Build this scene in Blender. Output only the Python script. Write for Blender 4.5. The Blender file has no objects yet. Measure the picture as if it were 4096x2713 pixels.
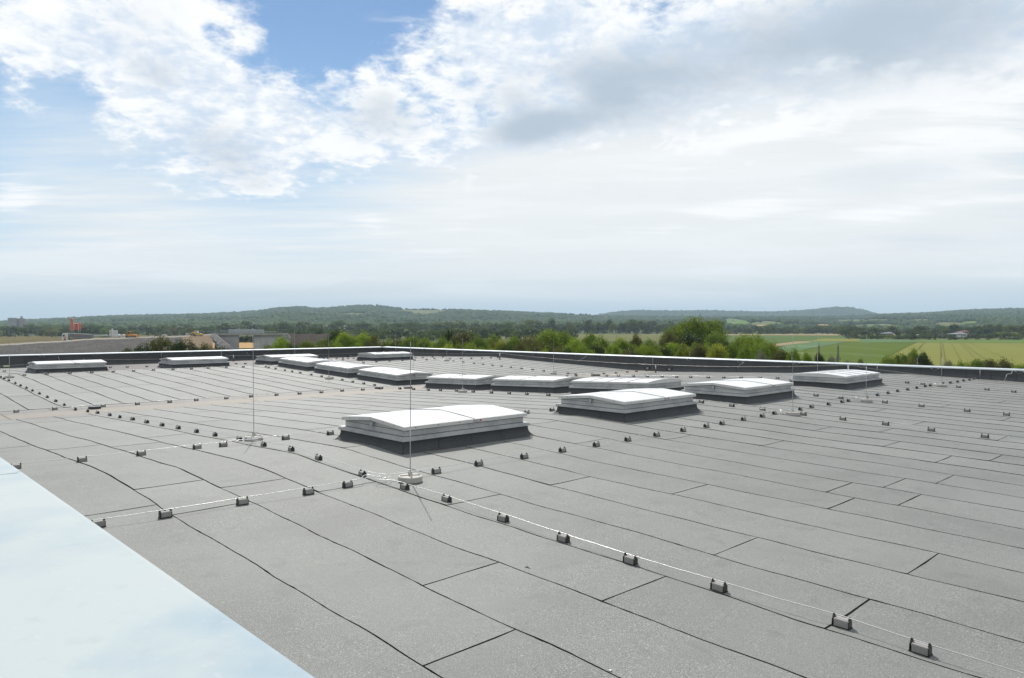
import bpy, math, random
import numpy as np
from mathutils import Vector, Matrix, Euler
sc = bpy.context.scene
col = sc.collection
R = math.radians
random.seed(7)
rng = np.random.default_rng(7)

# ------------------------------------------------------------------ camera
AZ = 0.81076            # heading of the view against the building grid
PITCH = 0.01676
FPX = 2895.6            # focal length in pixels of the 4096 px wide photograph
CAMZ = 2.2
cam_d = bpy.data.cameras.new('camera')
cam = bpy.data.objects.new('camera', cam_d)
col.objects.link(cam)
cam.location = (0, 0, CAMZ)
cam.rotation_euler = (math.pi / 2 - PITCH, 0, AZ)
cam_d.sensor_width = 36
cam_d.lens = FPX / 4096 * 36
cam_d.clip_start = 0.05
cam_d.clip_end = 30000
sc.camera = cam
sc.view_settings.view_transform = 'Standard'
sc.view_settings.look = 'None'
sc.view_settings.gamma = 1
sc.view_settings.exposure = 0.30
sc.render.engine = 'CYCLES'
sc.cycles.volume_bounces = 0
sc.cycles.max_bounces = 8
sc.cycles.transparent_max_bounces = 8

FW = Vector((-math.sin(AZ), math.cos(AZ), 0))
RT = Vector((math.cos(AZ), math.sin(AZ), 0))

# ------------------------------------------------------------------ world and sun
SUN_DIR = Vector((-1.75, 0.95, 2.1)).normalized()   # towards the sun
SUN_EL = math.asin(SUN_DIR.z)
world = bpy.data.worlds.new('World')
sc.world = world
world.use_nodes = True
nt = world.node_tree
nt.nodes.clear()
def wn(t, **k):
    n = nt.nodes.new(t)
    for a, b in k.items(): setattr(n, a, b)
    return n
def wl(a, b): nt.links.new(a, b)
def wmath(op, a, b=None, c=None, clamp=False):
    n = wn('ShaderNodeMath', operation=op, use_clamp=clamp)
    for i, v in enumerate((a, b, c)):
        if v is None: continue
        if isinstance(v, (int, float)): n.inputs[i].default_value = v
        else: wl(v, n.inputs[i])
    return n.outputs[0]
def wsmooth(v, a, b, lo=0., hi=1.):
    n = wn('ShaderNodeMapRange', interpolation_type='SMOOTHSTEP')
    wl(v, n.inputs[0])
    for i, x in enumerate((a, b, lo, hi)): n.inputs[i + 1].default_value = x
    return n.outputs[0]
def wmix(f, a, b):
    n = wn('ShaderNodeMix', data_type='RGBA')
    if isinstance(f, (int, float)): n.inputs[0].default_value = f
    else: wl(f, n.inputs[0])
    for i, v in ((6, a), (7, b)):
        if isinstance(v, tuple): n.inputs[i].default_value = (*v, 1)
        else: wl(v, n.inputs[i])
    return n.outputs[2]
sky = wn('ShaderNodeTexSky', sky_type='NISHITA')
sky.sun_disc = False
sky.sun_elevation = SUN_EL
sky.sun_rotation = math.atan2(SUN_DIR.x, SUN_DIR.y)
sky.air_density = 1.0; sky.dust_density = 0.25; sky.ozone_density = 4.0
SKY_STR = 0.076
skyc = wn('ShaderNodeVectorMath', operation='SCALE')
hs_ = wn('ShaderNodeHueSaturation'); wl(sky.outputs[0], hs_.inputs['Color']); hs_.inputs['Saturation'].default_value = 1.16
wl(hs_.outputs[0], skyc.inputs[0]); skyc.inputs[3].default_value = SKY_STR
tc = wn('ShaderNodeTexCoord')
rot = wn('ShaderNodeVectorRotate', rotation_type='Z_AXIS')
wl(tc.outputs['Generated'], rot.inputs['Vector']); rot.inputs['Angle'].default_value = -AZ
sep = wn('ShaderNodeSeparateXYZ'); wl(rot.outputs[0], sep.inputs[0])
X_, Y_, Z_ = sep.outputs
A_ = wmath('MULTIPLY', wmath('ARCTAN2', X_, Y_), 57.2958)       # azimuth from the view heading, degrees
E_ = wmath('MULTIPLY', wmath('ARCSINE', Z_), 57.2958)           # elevation, degrees
# cloud deck coordinates: a flat layer seen from below
zz = wmath('ADD', wmath('MAXIMUM', Z_, 0.0), 0.07)
cx_ = wmath('DIVIDE', X_, zz); cy_ = wmath('DIVIDE', Y_, zz)
cv = wn('ShaderNodeCombineXYZ'); wl(cx_, cv.inputs[0]); wl(cy_, cv.inputs[1])
z2 = wmath('ADD', wmath('MAXIMUM', Z_, 0.0), 0.26)
cw = wn('ShaderNodeCombineXYZ'); wl(wmath('DIVIDE', X_, z2), cw.inputs[0]); wl(wmath('DIVIDE', Y_, z2), cw.inputs[1])
ae = wn('ShaderNodeCombineXYZ'); wl(A_, ae.inputs[0]); wl(E_, ae.inputs[1])
def wnoise(vec, scale, detail, rough=.55, stretch=None, rz=0, off=(0, 0, 0), dist=0.):
    m = wn('ShaderNodeMapping')
    wl(vec, m.inputs[0]); m.inputs['Location'].default_value = off
    m.inputs['Rotation'].default_value = (0, 0, rz)
    if stretch: m.inputs['Scale'].default_value = stretch
    n = wn('ShaderNodeTexNoise'); wl(m.outputs[0], n.inputs['Vector'])
    n.inputs['Scale'].default_value = scale; n.inputs['Detail'].default_value = detail
    n.inputs['Roughness'].default_value = rough; n.inputs['Distortion'].default_value = dist
    return n.outputs[0]
def AE(dx, dy):                       # a point of the sky by where the photograph shows it
    x = dx * 1.7306 - 2048; y = dy * 1.7306 - 1356.5
    v = Vector((x, FPX * math.cos(PITCH) - y * math.sin(PITCH) * -1 * -1, -(y * math.cos(PITCH) + FPX * math.sin(PITCH)) ))
    v = Vector((x, FPX, -(y + FPX * math.sin(PITCH))))
    v.normalize()
    return math.degrees(math.atan2(v.x, v.y)), math.degrees(math.asin(v.z))
def blob(p0, p1, width, inner=0.0):
    """a long soft patch from p0 to p1 (given as sky points), width = half width in degrees"""
    a0, e0 = AE(*p0); a1, e1 = AE(*p1)
    L = math.hypot(a1 - a0, e1 - e0) / 2 + width
    m = wn('ShaderNodeMapping', vector_type='TEXTURE')
    wl(ae.outputs[0], m.inputs[0])
    m.inputs['Location'].default_value = ((a0 + a1) / 2, (e0 + e1) / 2, 0)
    m.inputs['Rotation'].default_value = (0, 0, math.atan2(e1 - e0, a1 - a0))
    m.inputs['Scale'].default_value = (L, width, 1)
    ln = wn('ShaderNodeVectorMath', operation='LENGTH'); wl(m.outputs[0], ln.inputs[0])
    return wsmooth(ln.outputs['Value'], 1.25, inner, 0, 1)
def wsum(lst):
    o = None
    for w, b in lst:
        t = wmath('MULTIPLY', b, w)
        o = t if o is None else wmath('ADD', o, t)
    return o
n_big = wnoise(cw.outputs[0], 2.3, 12, .60, off=(3.1, 1.7, 0), dist=.25)
n_mid = wnoise(cw.outputs[0], 7.5, 9, .62, off=(7.3, 2.2, 0), dist=.2)
n_str = wnoise(cv.outputs[0], 2.3, 10, .64, stretch=(.40, 1.5, 1), rz=R(-38), off=(1, 9, 0))
n_fin = wnoise(cw.outputs[0], 21., 6, .6, off=(2, 8, 0), dist=.3)
n_soft = wnoise(cv.outputs[0], .9, 5, .5, off=(12, 4, 0))
# cumulus / altocumulus coverage
cov = wsum([(.50, blob((-60, 30), (470, 60), 6.5)), (.55, blob((60, 60), (420, 190), 4.2)), (.62, blob((330, 150), (520, 250), 3.6)), (.66, blob((330, 330), (720, 340), 5.3)),
            (.60, blob((480, 250), (1000, 260), 4.5)), (.72, blob((1000, 90), (1300, 60), 5.0)), (.85, blob((1150, 170), (2200, 20), 7.0)), (.6, blob((850, 350), (1400, 290), 3.0)),
            (.35, blob((560, 420), (700, 420), 2.0)), (.12, blob((540, 50), (660, 70), 2.2)), (.13, blob((0, 215), (140, 270), 2.6)), (.30, blob((60, 120), (150, 160), 1.5)), (.38, blob((280, 215), (400, 240), 1.6)), (.3, blob((20, 215), (60, 225), 1.2)), (.3, blob((560, 90), (610, 120), 1.2)), (.28, blob((560, 60), (670, 60), 1.4)), (.16, blob((810, 110), (950, 100), 2.0)),
            (.30, blob((250, 260), (260, 340), 1.6)), (-.40, blob((700, -20), (740, 120), 3.6)), (-.22, blob((600, 10), (900, 30), 3.6)), (.20, blob((780, 85), (880, 110), 1.6)), (.16, blob((720, 10), (830, 20), 1.3)), (-.3, blob((60, 130), (260, 250), 2.6)), (-.4, blob((60, 420), (150, 350), 4.5)), (-.45, blob((1180, 10), (1215, 25), 1.5)),
            (.9, wsmooth(E_, 26, 45)), (.75, blob((2000, -40), (2500, -60), 5.0)), (.5, blob((2100, 60), (2500, 20), 3.0)) ])
f1 = wmath('ADD', cov, wmath('MULTIPLY', wmath('SUBTRACT', n_big, .5), 1.9))
f1 = wmath('ADD', f1, wmath('MULTIPLY', wmath('SUBTRACT', n_mid, .5), 1.25))
f1 = wmath('ADD', f1, wmath('MULTIPLY', wmath('SUBTRACT', n_fin, .5), .85))
f1 = wmath('SUBTRACT', f1, wsmooth(E_, 12., 4.0, 0, .6))
a_cu = wsmooth(f1, .15, .66)
# thin veil: low everywhere, thicker right and centre
veil = wsum([(1.05, blob((700, 520), (1900, 420), 9.5)), (.95, blob((1450, 320), (2500, 240), 10.0)), (.45, blob((-300, 600), (700, 620), 5.5)), (.70, blob((1200, 600), (3200, 560), 6.5)), (.85, wsmooth(E_, 6.0, .8)), (.38, blob((-100, 440), (500, 470), 7.)), (.25, blob((0, 200), (300, 330), 7.)), (.85, wsmooth(wmath('ABSOLUTE', A_), 50, 80))])  # azimuth term: unseen bright veil beside and behind, added to lift shaded faces
veil = wmath('ADD', veil, wmath('MULTIPLY', wmath('MULTIPLY', wmath('SUBTRACT', n_str, .5), .75), wsmooth(E_, 1.5, 6.)))
a_ve = wsmooth(veil, .0, .90, 0, .975)
# bright streaks
stk = wsum([(.8, blob((1530, 365), (2060, 225), 1.5)), (.9, blob((2000, 190), (2400, 130), 4.0)), (.75, blob((1480, 525), (2000, 420), 1.3)), (.8, blob((1850, 400), (2400, 330), 3.0)), (.75, blob((1860, 520), (2300, 460), 1.0)),
            (.6, blob((740, 610), (1240, 575), 1.0)), (.55, blob((0, 600), (430, 600), 1.4)), (.5, blob((1010, 530), (1120, 515), .8)), (.5, blob((820, 510), (900, 520), 1.0)), (.45, blob((0, 430), (90, 440), 1.6)), (.6, blob((1700, 220), (2000, 140), 1.4)), (.4, blob((0, 480), (40, 480), 1.4))])
f2 = wmath('ADD', stk, wmath('MULTIPLY', wmath('SUBTRACT', n_str, .5), 3.0))
f2 = wmath('ADD', f2, wmath('MULTIPLY', wmath('SUBTRACT', n_mid, .5), .5))
f2 = wmath('SUBTRACT', f2, wsmooth(E_, 6., 2.5, 0, 2.))
a_st = wsmooth(f2, .20, .95, 0, .95)
# grey undersides
drk = wsum([(1.0, blob((1150, 240), (1700, 160), 4.6)), (1.15, blob((1700, 110), (2450, -10), 5.4)), (.7, blob((1100, 330), (1330, 290), 1.8)), (.7, blob((450, 310), (600, 390), 3.0)), (.6, blob((800, 270), (960, 280), 2.5)), (.5, blob((330, 175), (420, 190), 1.6)), (.3, blob((200, 80), (400, 110), 3.)),
            (.62, blob((1780, 430), (2300, 370), 2.0)), (.4, blob((1900, 560), (2400, 560), 1.2)), (.35, blob((890, 600), (1130, 595), .9)), (.3, blob((200, 650), (380, 640), 1.3)), (-.5, blob((1230, 215), (1330, 225), 1.6))])
d1 = wmath('ADD', drk, wmath('MULTIPLY', wmath('SUBTRACT', n_big, .5), 1.5))
d1 = wmath('ADD', d1, wmath('MULTIPLY', wmath('SUBTRACT', n_mid, .5), .7))
dark = wsmooth(d1, .15, 1.15)
CL = 0.86
c_white = tuple(CL * v for v in (.99, 1.0, 1.0))
c_grey = tuple(CL * v for v in (.48, .565, .66))
c_edge = tuple(CL * v for v in (.64, .74, .87))
c_veil = tuple(CL * v for v in (.86, .88, .875))
c_low = tuple(CL * v for v in (.53, .63, .66))
n_low = wnoise(ae.outputs[0], 1.0, 6, .6, stretch=(.045, .55, 1), rz=R(3), off=(3, 1, 0), dist=.6)
low = wmath('MULTIPLY', wsmooth(n_low, .42, .66), wsmooth(E_, 1.0, 3.5))
low = wmath('MULTIPLY', low, wsmooth(E_, 22., 9.))
veilc0 = wmix(wsmooth(E_, .2, 5.0), c_low, c_veil)
pf = wmath('ADD', wmath('ADD', wmath('MULTIPLY', n_mid, .45), wmath('MULTIPLY', n_fin, .25)), wmath('MULTIPLY', n_big, .30))
puff = wmix(wsmooth(pf, .42, .57), c_edge, c_white)
cuc = wmix(dark, puff, c_grey)
skc = wmix(wsmooth(E_, 24, 7, .12, .62), skyc.outputs[0], tuple(CL * v for v in (.46, .70, .90)))
veilc = wmix(wmath('MULTIPLY', low, .65), veilc0, tuple(CL * v for v in (.93, .95, .95)))
bg = wmix(a_ve, skc, veilc)
bg = wmix(a_st, bg, c_white)
bg = wmix(wmath('MULTIPLY', wsmooth(wmath('ADD', drk, wmath('MULTIPLY', wmath('SUBTRACT', n_str, .5), 1.2)), .1, .7), .50), bg, tuple(CL * v for v in (.62, .70, .77)))
bg = wmix(a_cu, bg, cuc)
bgn = wn('ShaderNodeBackground'); wl(bg, bgn.inputs[0]); bgn.inputs[1].default_value = 1.0
wo = wn('ShaderNodeOutputWorld'); wl(bgn.outputs[0], wo.inputs[0])
world.cycles.sampling_method = 'MANUAL'
world.cycles.sample_map_resolution = 1024

sun_d = bpy.data.lights.new('sun', 'SUN')
sun_d.energy = 4.2
sun_d.angle = R(0.6)
sun_d.color = (1, .955, .89)
sun = bpy.data.objects.new('sun', sun_d)
col.objects.link(sun)
sun.rotation_euler = SUN_DIR.to_track_quat('Z', 'Y').to_euler()

# ------------------------------------------------------------------ helpers
def tag(o, label=None, cat=None, group=None, kind=None):
    if label: o['label'] = label
    if cat: o['category'] = cat
    if group: o['group'] = group
    if kind: o['kind'] = kind
    return o
class MB:
    def __init__(s): s.v = []; s.f = []; s.m = []; s.mat = 0
    def quad(s, *p):
        n = len(s.v); s.v += [tuple(q) for q in p]; s.f.append(tuple(range(n, n + len(p)))); s.m.append(s.mat)
    def box(s, x0, x1, y0, y1, z0, z1, M=None):
        P = [(x0, y0, z0), (x1, y0, z0), (x1, y1, z0), (x0, y1, z0), (x0, y0, z1), (x1, y0, z1), (x1, y1, z1), (x0, y1, z1)]
        s.hexa(P, M)
    def hexa(s, P, M=None):
        if M is not None: P = [tuple(M @ Vector(p)) for p in P]
        n = len(s.v); s.v += [tuple(p) for p in P]
        for f in ((0, 3, 2, 1), (4, 5, 6, 7), (0, 1, 5, 4), (1, 2, 6, 5), (2, 3, 7, 6), (3, 0, 4, 7)):
            s.f.append(tuple(n + i for i in f)); s.m.append(s.mat)
    def bbox(s, x0, x1, y0, y1, z0, z1, b, M=None):
        """box with chamfered upright and top edges"""
        def ring(i, z): return [(x0 + i, y0 + b, z), (x0 + b, y0 + i, z), (x1 - b, y0 + i, z), (x1 - i, y0 + b, z), (x1 - i, y1 - b, z), (x1 - b, y1 - i, z), (x0 + b, y1 - i, z), (x0 + i, y1 - b, z)]
        rings = [ring(0, z0), ring(0, z1 - b), ring(b * .8, z1)]
        s.loft(rings, True, M)
    def loft(s, rings, cap=True, M=None):
        n0 = len(s.v); k = len(rings[0])
        for r in rings:
            for p in r: s.v.append(tuple(M @ Vector(p)) if M is not None else tuple(p))
        for i in range(len(rings) - 1):
            for j in range(k):
                a = n0 + i * k + j; b = n0 + i * k + (j + 1) % k
                s.f.append((a, b, b + k, a + k)); s.m.append(s.mat)
        if cap:
            s.f.append(tuple(n0 + j for j in range(k))[::-1]); s.m.append(s.mat)
            s.f.append(tuple(n0 + (len(rings) - 1) * k + j for j in range(k))); s.m.append(s.mat)
    def tube(s, pts, r, n=6, cap=True):
        pts = [Vector(p) for p in pts]
        rr = r if isinstance(r, (list, tuple)) else [r] * len(pts)
        rings = []
        up0 = None
        for i, p in enumerate(pts):
            d = (pts[min(i + 1, len(pts) - 1)] - pts[max(i - 1, 0)]).normalized()
            up = Vector((0, 0, 1)) if abs(d.z) < .95 else Vector((1, 0, 0))
            if up0 is not None:
                up = up0
                if abs(up.dot(d)) > .97: up = Vector((0, 0, 1)) if abs(d.z) < .95 else Vector((1, 0, 0))
            a = d.cross(up).normalized(); b = a.cross(d).normalized(); up0 = b
            rings.append([p + (a * math.cos(t) + b * math.sin(t)) * rr[i] for t in [2 * math.pi * k / n for k in range(n)]])
        s.loft([[tuple(q) for q in r_] for r_ in rings], cap)
    def mesh(s, name, smooth=False):
        me = bpy.data.meshes.new(name)
        me.from_pydata(s.v, [], s.f)
        if any(s.m): me.polygons.foreach_set('material_index', s.m)
        if smooth: me.polygons.foreach_set('use_smooth', [True] * len(s.f))
        me.update()
        return me
    def build(s, name, mats, parent=None, smooth=False):
        me = s.mesh(name, smooth)
        for m in (mats if isinstance(mats, (list, tuple)) else [mats]): me.materials.append(m)
        o = bpy.data.objects.new(name, me); col.objects.link(o)
        if parent: o.parent = parent
        return o
def link(name, me, parent=None, loc=(0, 0, 0), rot=(0, 0, 0), scale=(1, 1, 1)):
    o = bpy.data.objects.new(name, me); col.objects.link(o)
    o.location = loc; o.rotation_euler = rot; o.scale = scale
    if parent: o.parent = parent
    return o
def empty(name, loc=(0, 0, 0), rot=(0, 0, 0)):
    o = bpy.data.objects.new(name, None); col.objects.link(o)
    o.location = loc; o.rotation_euler = rot; o.empty_display_size = .2
    return o
def copy_tree(o, parent=None):
    c = o.copy(); col.objects.link(c); c.parent = parent
    for ch in list(o.children): copy_tree(ch, c)
    return c
def npmesh(name, V, F, mats, midx=None, smooth=False):
    me = bpy.data.meshes.new(name)
    V = np.asarray(V, dtype=np.float32); F = np.asarray(F, dtype=np.int32); k = F.shape[1]
    me.vertices.add(len(V)); me.vertices.foreach_set('co', V.ravel())
    me.loops.add(F.size); me.loops.foreach_set('vertex_index', F.ravel())
    me.polygons.add(len(F)); me.polygons.foreach_set('loop_start', np.arange(0, F.size, k, dtype=np.int32))
    if smooth: me.polygons.foreach_set('use_smooth', np.ones(len(F), dtype=bool))
    for m in mats: me.materials.append(m)
    if midx is not None: me.polygons.foreach_set('material_index', np.asarray(midx, dtype=np.int32))
    me.update(calc_edges=True)
    return me

# ------------------------------------------------------------------ materials
def mat(name, base, rough=.7, metal=0., spec=.5, noise=None, bump=None, objrand=0., coord='Object'):
    """noise = list of (scale, detail, strength, colour) mixed over the base; bump = list of (scale, strength, distance)"""
    m = bpy.data.materials.new(name); m.use_nodes = True
    t = m.node_tree; b = t.nodes['Principled BSDF']
    b.inputs['Roughness'].default_value = rough; b.inputs['Metallic'].default_value = metal
    b.inputs['Specular IOR Level'].default_value = spec
    b.inputs['Base Color'].default_value = (*base, 1)
    co = t.nodes.new('ShaderNodeTexCoord')
    cur = None
    def src():
        if cur is None:
            r = t.nodes.new('ShaderNodeRGB'); r.outputs[0].default_value = (*base, 1); return r.outputs[0]
        return cur
    for it in (noise or []):
        sc_, de, st, c2 = it[:4]; lo, hi = (it[4], it[5]) if len(it) > 5 else (.35, .65)
        n = t.nodes.new('ShaderNodeTexNoise'); n.inputs['Scale'].default_value = sc_; n.inputs['Detail'].default_value = de
        t.links.new(co.outputs[coord], n.inputs['Vector'])
        mr = t.nodes.new('ShaderNodeMapRange'); t.links.new(n.outputs[0], mr.inputs[0])
        mr.inputs[1].default_value = lo; mr.inputs[2].default_value = hi; mr.inputs[4].default_value = st
        mx = t.nodes.new('ShaderNodeMix'); mx.data_type = 'RGBA'
        t.links.new(mr.outputs[0], mx.inputs[0]); t.links.new(src(), mx.inputs[6]); mx.inputs[7].default_value = (*c2, 1)
        cur = mx.outputs[2]
    if objrand:
        oi = t.nodes.new('ShaderNodeObjectInfo')
        mr = t.nodes.new('ShaderNodeMapRange'); t.links.new(oi.outputs['Random'], mr.inputs[0])
        mr.inputs[3].default_value = 1 - objrand; mr.inputs[4].default_value = 1 + objrand
        vm = t.nodes.new('ShaderNodeVectorMath'); vm.operation = 'SCALE'
        t.links.new(src(), vm.inputs[0]); t.links.new(mr.outputs[0], vm.inputs[3]); cur = vm.outputs[0]
    if cur is not None: t.links.new(cur, b.inputs['Base Color'])
    prev = None
    for (sc_, st, di) in (bump or []):
        n = t.nodes.new('ShaderNodeTexNoise'); n.inputs['Scale'].default_value = sc_; n.inputs['Detail'].default_value = 4
        t.links.new(co.outputs[coord], n.inputs['Vector'])
        bp = t.nodes.new('ShaderNodeBump'); bp.inputs['Strength'].default_value = st; bp.inputs['Distance'].default_value = di
        t.links.new(n.outputs[0], bp.inputs['Height'])
        if prev: t.links.new(prev, bp.inputs['Normal'])
        prev = bp.outputs[0]
    if prev: t.links.new(prev, b.inputs['Normal'])
    return m
M = {}
# mineral surfaced bitumen: bright slate chips among dark ones
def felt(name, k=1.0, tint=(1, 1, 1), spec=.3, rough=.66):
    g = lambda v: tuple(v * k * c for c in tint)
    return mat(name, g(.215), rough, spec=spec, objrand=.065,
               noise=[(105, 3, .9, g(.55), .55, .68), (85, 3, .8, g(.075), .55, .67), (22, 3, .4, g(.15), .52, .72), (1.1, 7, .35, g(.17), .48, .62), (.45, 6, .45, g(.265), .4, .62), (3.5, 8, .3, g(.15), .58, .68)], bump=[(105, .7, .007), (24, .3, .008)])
M['felt'] = felt('slate_bitumen', .685, (.975, 1.012, .96))
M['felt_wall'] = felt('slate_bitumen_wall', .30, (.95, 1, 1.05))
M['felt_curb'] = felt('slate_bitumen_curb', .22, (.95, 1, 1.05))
M['tar'] = mat('bitumen_bead', (.036, .029, .026), .6, spec=.3, noise=[(60, 3, .6, (.07, .055, .05))])
M['felt_valley'] = felt('slate_bitumen_valley', .66, (1.03, 1, .94))
# dusty stain lying along the gutter line
def stain(m, x0, x1, colr, amt):
    t = m.node_tree; b = t.nodes['Principled BSDF']; src = b.inputs['Base Color'].links[0].from_socket
    g = t.nodes.new('ShaderNodeNewGeometry'); s = t.nodes.new('ShaderNodeSeparateXYZ'); t.links.new(g.outputs['Position'], s.inputs[0])
    n = t.nodes.new('ShaderNodeTexNoise'); n.inputs['Scale'].default_value = .55; n.inputs['Detail'].default_value = 5; t.links.new(g.outputs['Position'], n.inputs['Vector'])
    a = t.nodes.new('ShaderNodeMath'); a.operation = 'MULTIPLY_ADD'; t.links.new(n.outputs[0], a.inputs[0]); a.inputs[1].default_value = 1.6; t.links.new(s.outputs[0], a.inputs[2])
    c = (x0 + x1) / 2 + .8; w = (x1 - x0) / 2
    d = t.nodes.new('ShaderNodeMath'); d.operation = 'SUBTRACT'; t.links.new(a.outputs[0], d.inputs[0]); d.inputs[1].default_value = c
    e = t.nodes.new('ShaderNodeMath'); e.operation = 'ABSOLUTE'; t.links.new(d.outputs[0], e.inputs[0])
    r = t.nodes.new('ShaderNodeMapRange'); r.interpolation_type = 'SMOOTHSTEP'; t.links.new(e.outputs[0], r.inputs[0])
    r.inputs[1].default_value = w; r.inputs[2].default_value = w * .3; r.inputs[3].default_value = 0; r.inputs[4].default_value = amt
    mx = t.nodes.new('ShaderNodeMix'); mx.data_type = 'RGBA'; t.links.new(r.outputs[0], mx.inputs[0]); t.links.new(src, mx.inputs[6]); mx.inputs[7].default_value = (*colr, 1)
    t.links.new(mx.outputs[2], b.inputs['Base Color'])
stain(M['felt'], -26.9, -24.6, (.19, .165, .125), .45)
stain(M['felt_valley'], -27.0, -24.6, (.20, .17, .125), .5)
M['alu'] = mat('mill_aluminium', (.45, .455, .455), .42, metal=.4, noise=[(2.2, 5, .7, (.31, .325, .335), .42, .62), (12, 4, .4, (.58, .585, .58), .55, .7)], bump=[(6, .06, .01)])
M['alu_lid'] = mat('white_aluminium_frame', (.56, .56, .545), .42, metal=.25, noise=[(5, 4, .3, (.44, .44, .42), .55, .7)])
M['pane'] = mat('opal_sheet', (.58, .59, .60), .35, spec=.4, noise=[(1.5, 4, .45, (.50, .52, .54), .42, .62)])
M['coping'] = mat('zinc_coping', (.50, .54, .56), .42, metal=.5, noise=[(2.5, 5, .4, (.40, .445, .47)), (14, 4, .2, (.56, .59, .60))])
M['nearmetal'] = mat('near_coping_sheet', (.345, .39, .40), .75, metal=.0, spec=.15,
                     noise=[(1.3, 6, .85, (.24, .315, .37), .44, .62), (3.4, 7, .35, (.36, .385, .395), .48, .66), (9, 6, .25, (.27, .27, .27), .6, .75), (22, 8, .3, (.41, .43, .43), .60, .72), (.5, 3, .35, (.37, .39, .395), .45, .6)], bump=[(1.2, .10, .02), (220, .08, .001)])
M['wire'] = mat('conductor_aluminium', (.55, .55, .54), .36, metal=.85)
M['mast'] = mat('mast_aluminium', (.42, .43, .44), .4, metal=.5)
M['cable'] = mat('steel_cable', (.40, .38, .36), .4, metal=.6)
M['concrete'] = mat('holder_concrete', (.25, .245, .235), .85, noise=[(25, 4, .6, (.18, .175, .165)), (110, 2, .4, (.34, .33, .315))], objrand=.10, bump=[(90, .4, .003)])
M['disc'] = mat('disc_concrete', (.40, .385, .36), .85, noise=[(12, 4, .5, (.30, .29, .27)), (90, 2, .4, (.48, .46, .43))], bump=[(70, .3, .003)])
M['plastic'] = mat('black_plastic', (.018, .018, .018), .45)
M['stone_grey'] = mat('gravel_slope', (.082, .079, .074), .95, spec=.04, noise=[(.22, 8, .75, (.125, .118, .106), .42, .62), (1.6, 6, .8, (.040, .039, .038), .46, .62), (.05, 4, .5, (.066, .063, .060))], bump=[(1.5, .9, .35)])
M['track'] = mat('gravel_track', (.24, .225, .195), .95, spec=.04, noise=[(.8, 5, .5, (.19, .175, .15))])
M['earth'] = mat('brown_earth', (.155, .112, .075), .95, spec=.04, noise=[(.5, 7, .6, (.145, .11, .075)), (3, 4, .4, (.22, .17, .12))], bump=[(2, .6, .2)])
M['soil_dark'] = mat('dark_soil', (.045, .036, .031), .95, spec=.04, noise=[(.6, 6, .6, (.065, .053, .045))], bump=[(1.2, .8, .3)])
M['rubble'] = mat('rubble_stone', (.36, .35, .33), .9, noise=[(1.5, 4, .6, (.20, .19, .18))], objrand=.1)
M['bridge'] = mat('bridge_concrete', (.42, .415, .41), .85, noise=[(.4, 6, .5, (.32, .315, .31)), (3, 4, .3, (.46, .455, .45))])
M['bridge_light'] = mat('bridge_concrete_light', (.50, .48, .46), .85, noise=[(.4, 6, .4, (.27, .265, .26))])
M['scaffold'] = mat('scaffold_screen', (.38, .42, .44), .6, metal=.3, noise=[(2, 3, .5, (.28, .32, .34))])
M['rail'] = mat('grey_green_rail', (.13, .17, .17), .5, metal=.3)
M['silo'] = mat('orange_steel', (.50, .115, .05), .5, noise=[(.4, 4, .5, (.36, .085, .045))])
M['white'] = mat('white_paint', (.60, .60, .585), .5, noise=[(.5, 4, .4, (.45, .455, .45))])
M['greyroof'] = mat('grey_roofing', (.17, .18, .19), .7, spec=.1, noise=[(.8, 3, .4, (.13, .14, .15))])
M['greenroof'] = mat('green_roofing', (.27, .33, .26), .6, noise=[(.5, 3, .4, (.22, .28, .22))])
M['redroof'] = mat('red_tiles', (.13, .06, .048), .8, spec=.1, noise=[(.8, 3, .4, (.10, .05, .04))])
M['wall_far'] = mat('grey_render', (.29, .29, .30), .9, noise=[(.1, 4, .4, (.23, .235, .25))])
M['wall_pink'] = mat('pink_render', (.31, .28, .27), .9, noise=[(.1, 4, .4, (.30, .24, .23))])
M['tyre'] = mat('rubber', (.02, .02, .02), .8)
M['yellow'] = mat('machine_yellow', (.62, .40, .03), .45)
M['orange'] = mat('machine_orange', (.55, .25, .03), .5)
M['vest'] = mat('orange_vest', (.9, .13, .03), .7)
M['cloth'] = mat('dark_clothing', (.03, .03, .04), .8)
M['skin'] = mat('skin', (.45, .28, .2), .6)
M['glass_dark'] = mat('dark_glass', (.03, .04, .05), .1)
M['glass_sky'] = mat('cab_glass', (.35, .42, .48), .1)
M['trailer'] = mat('trailer_grey', (.16, .165, .175), .5, noise=[(1, 3, .4, (.12, .125, .135))])
M['redmark'] = mat('red_lettering', (.42, .10, .10), .6)
M['wood'] = mat('pole_wood', (.16, .15, .14), .9)
M['sign'] = mat('lime_sign_board', (.52, .60, .36), .6, noise=[(20, 2, .8, (.25, .36, .2), .5, .55)])
M['bark'] = mat('bark', (.085, .07, .055), .95, noise=[(6, 4, .5, (.05, .042, .035))])
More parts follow.
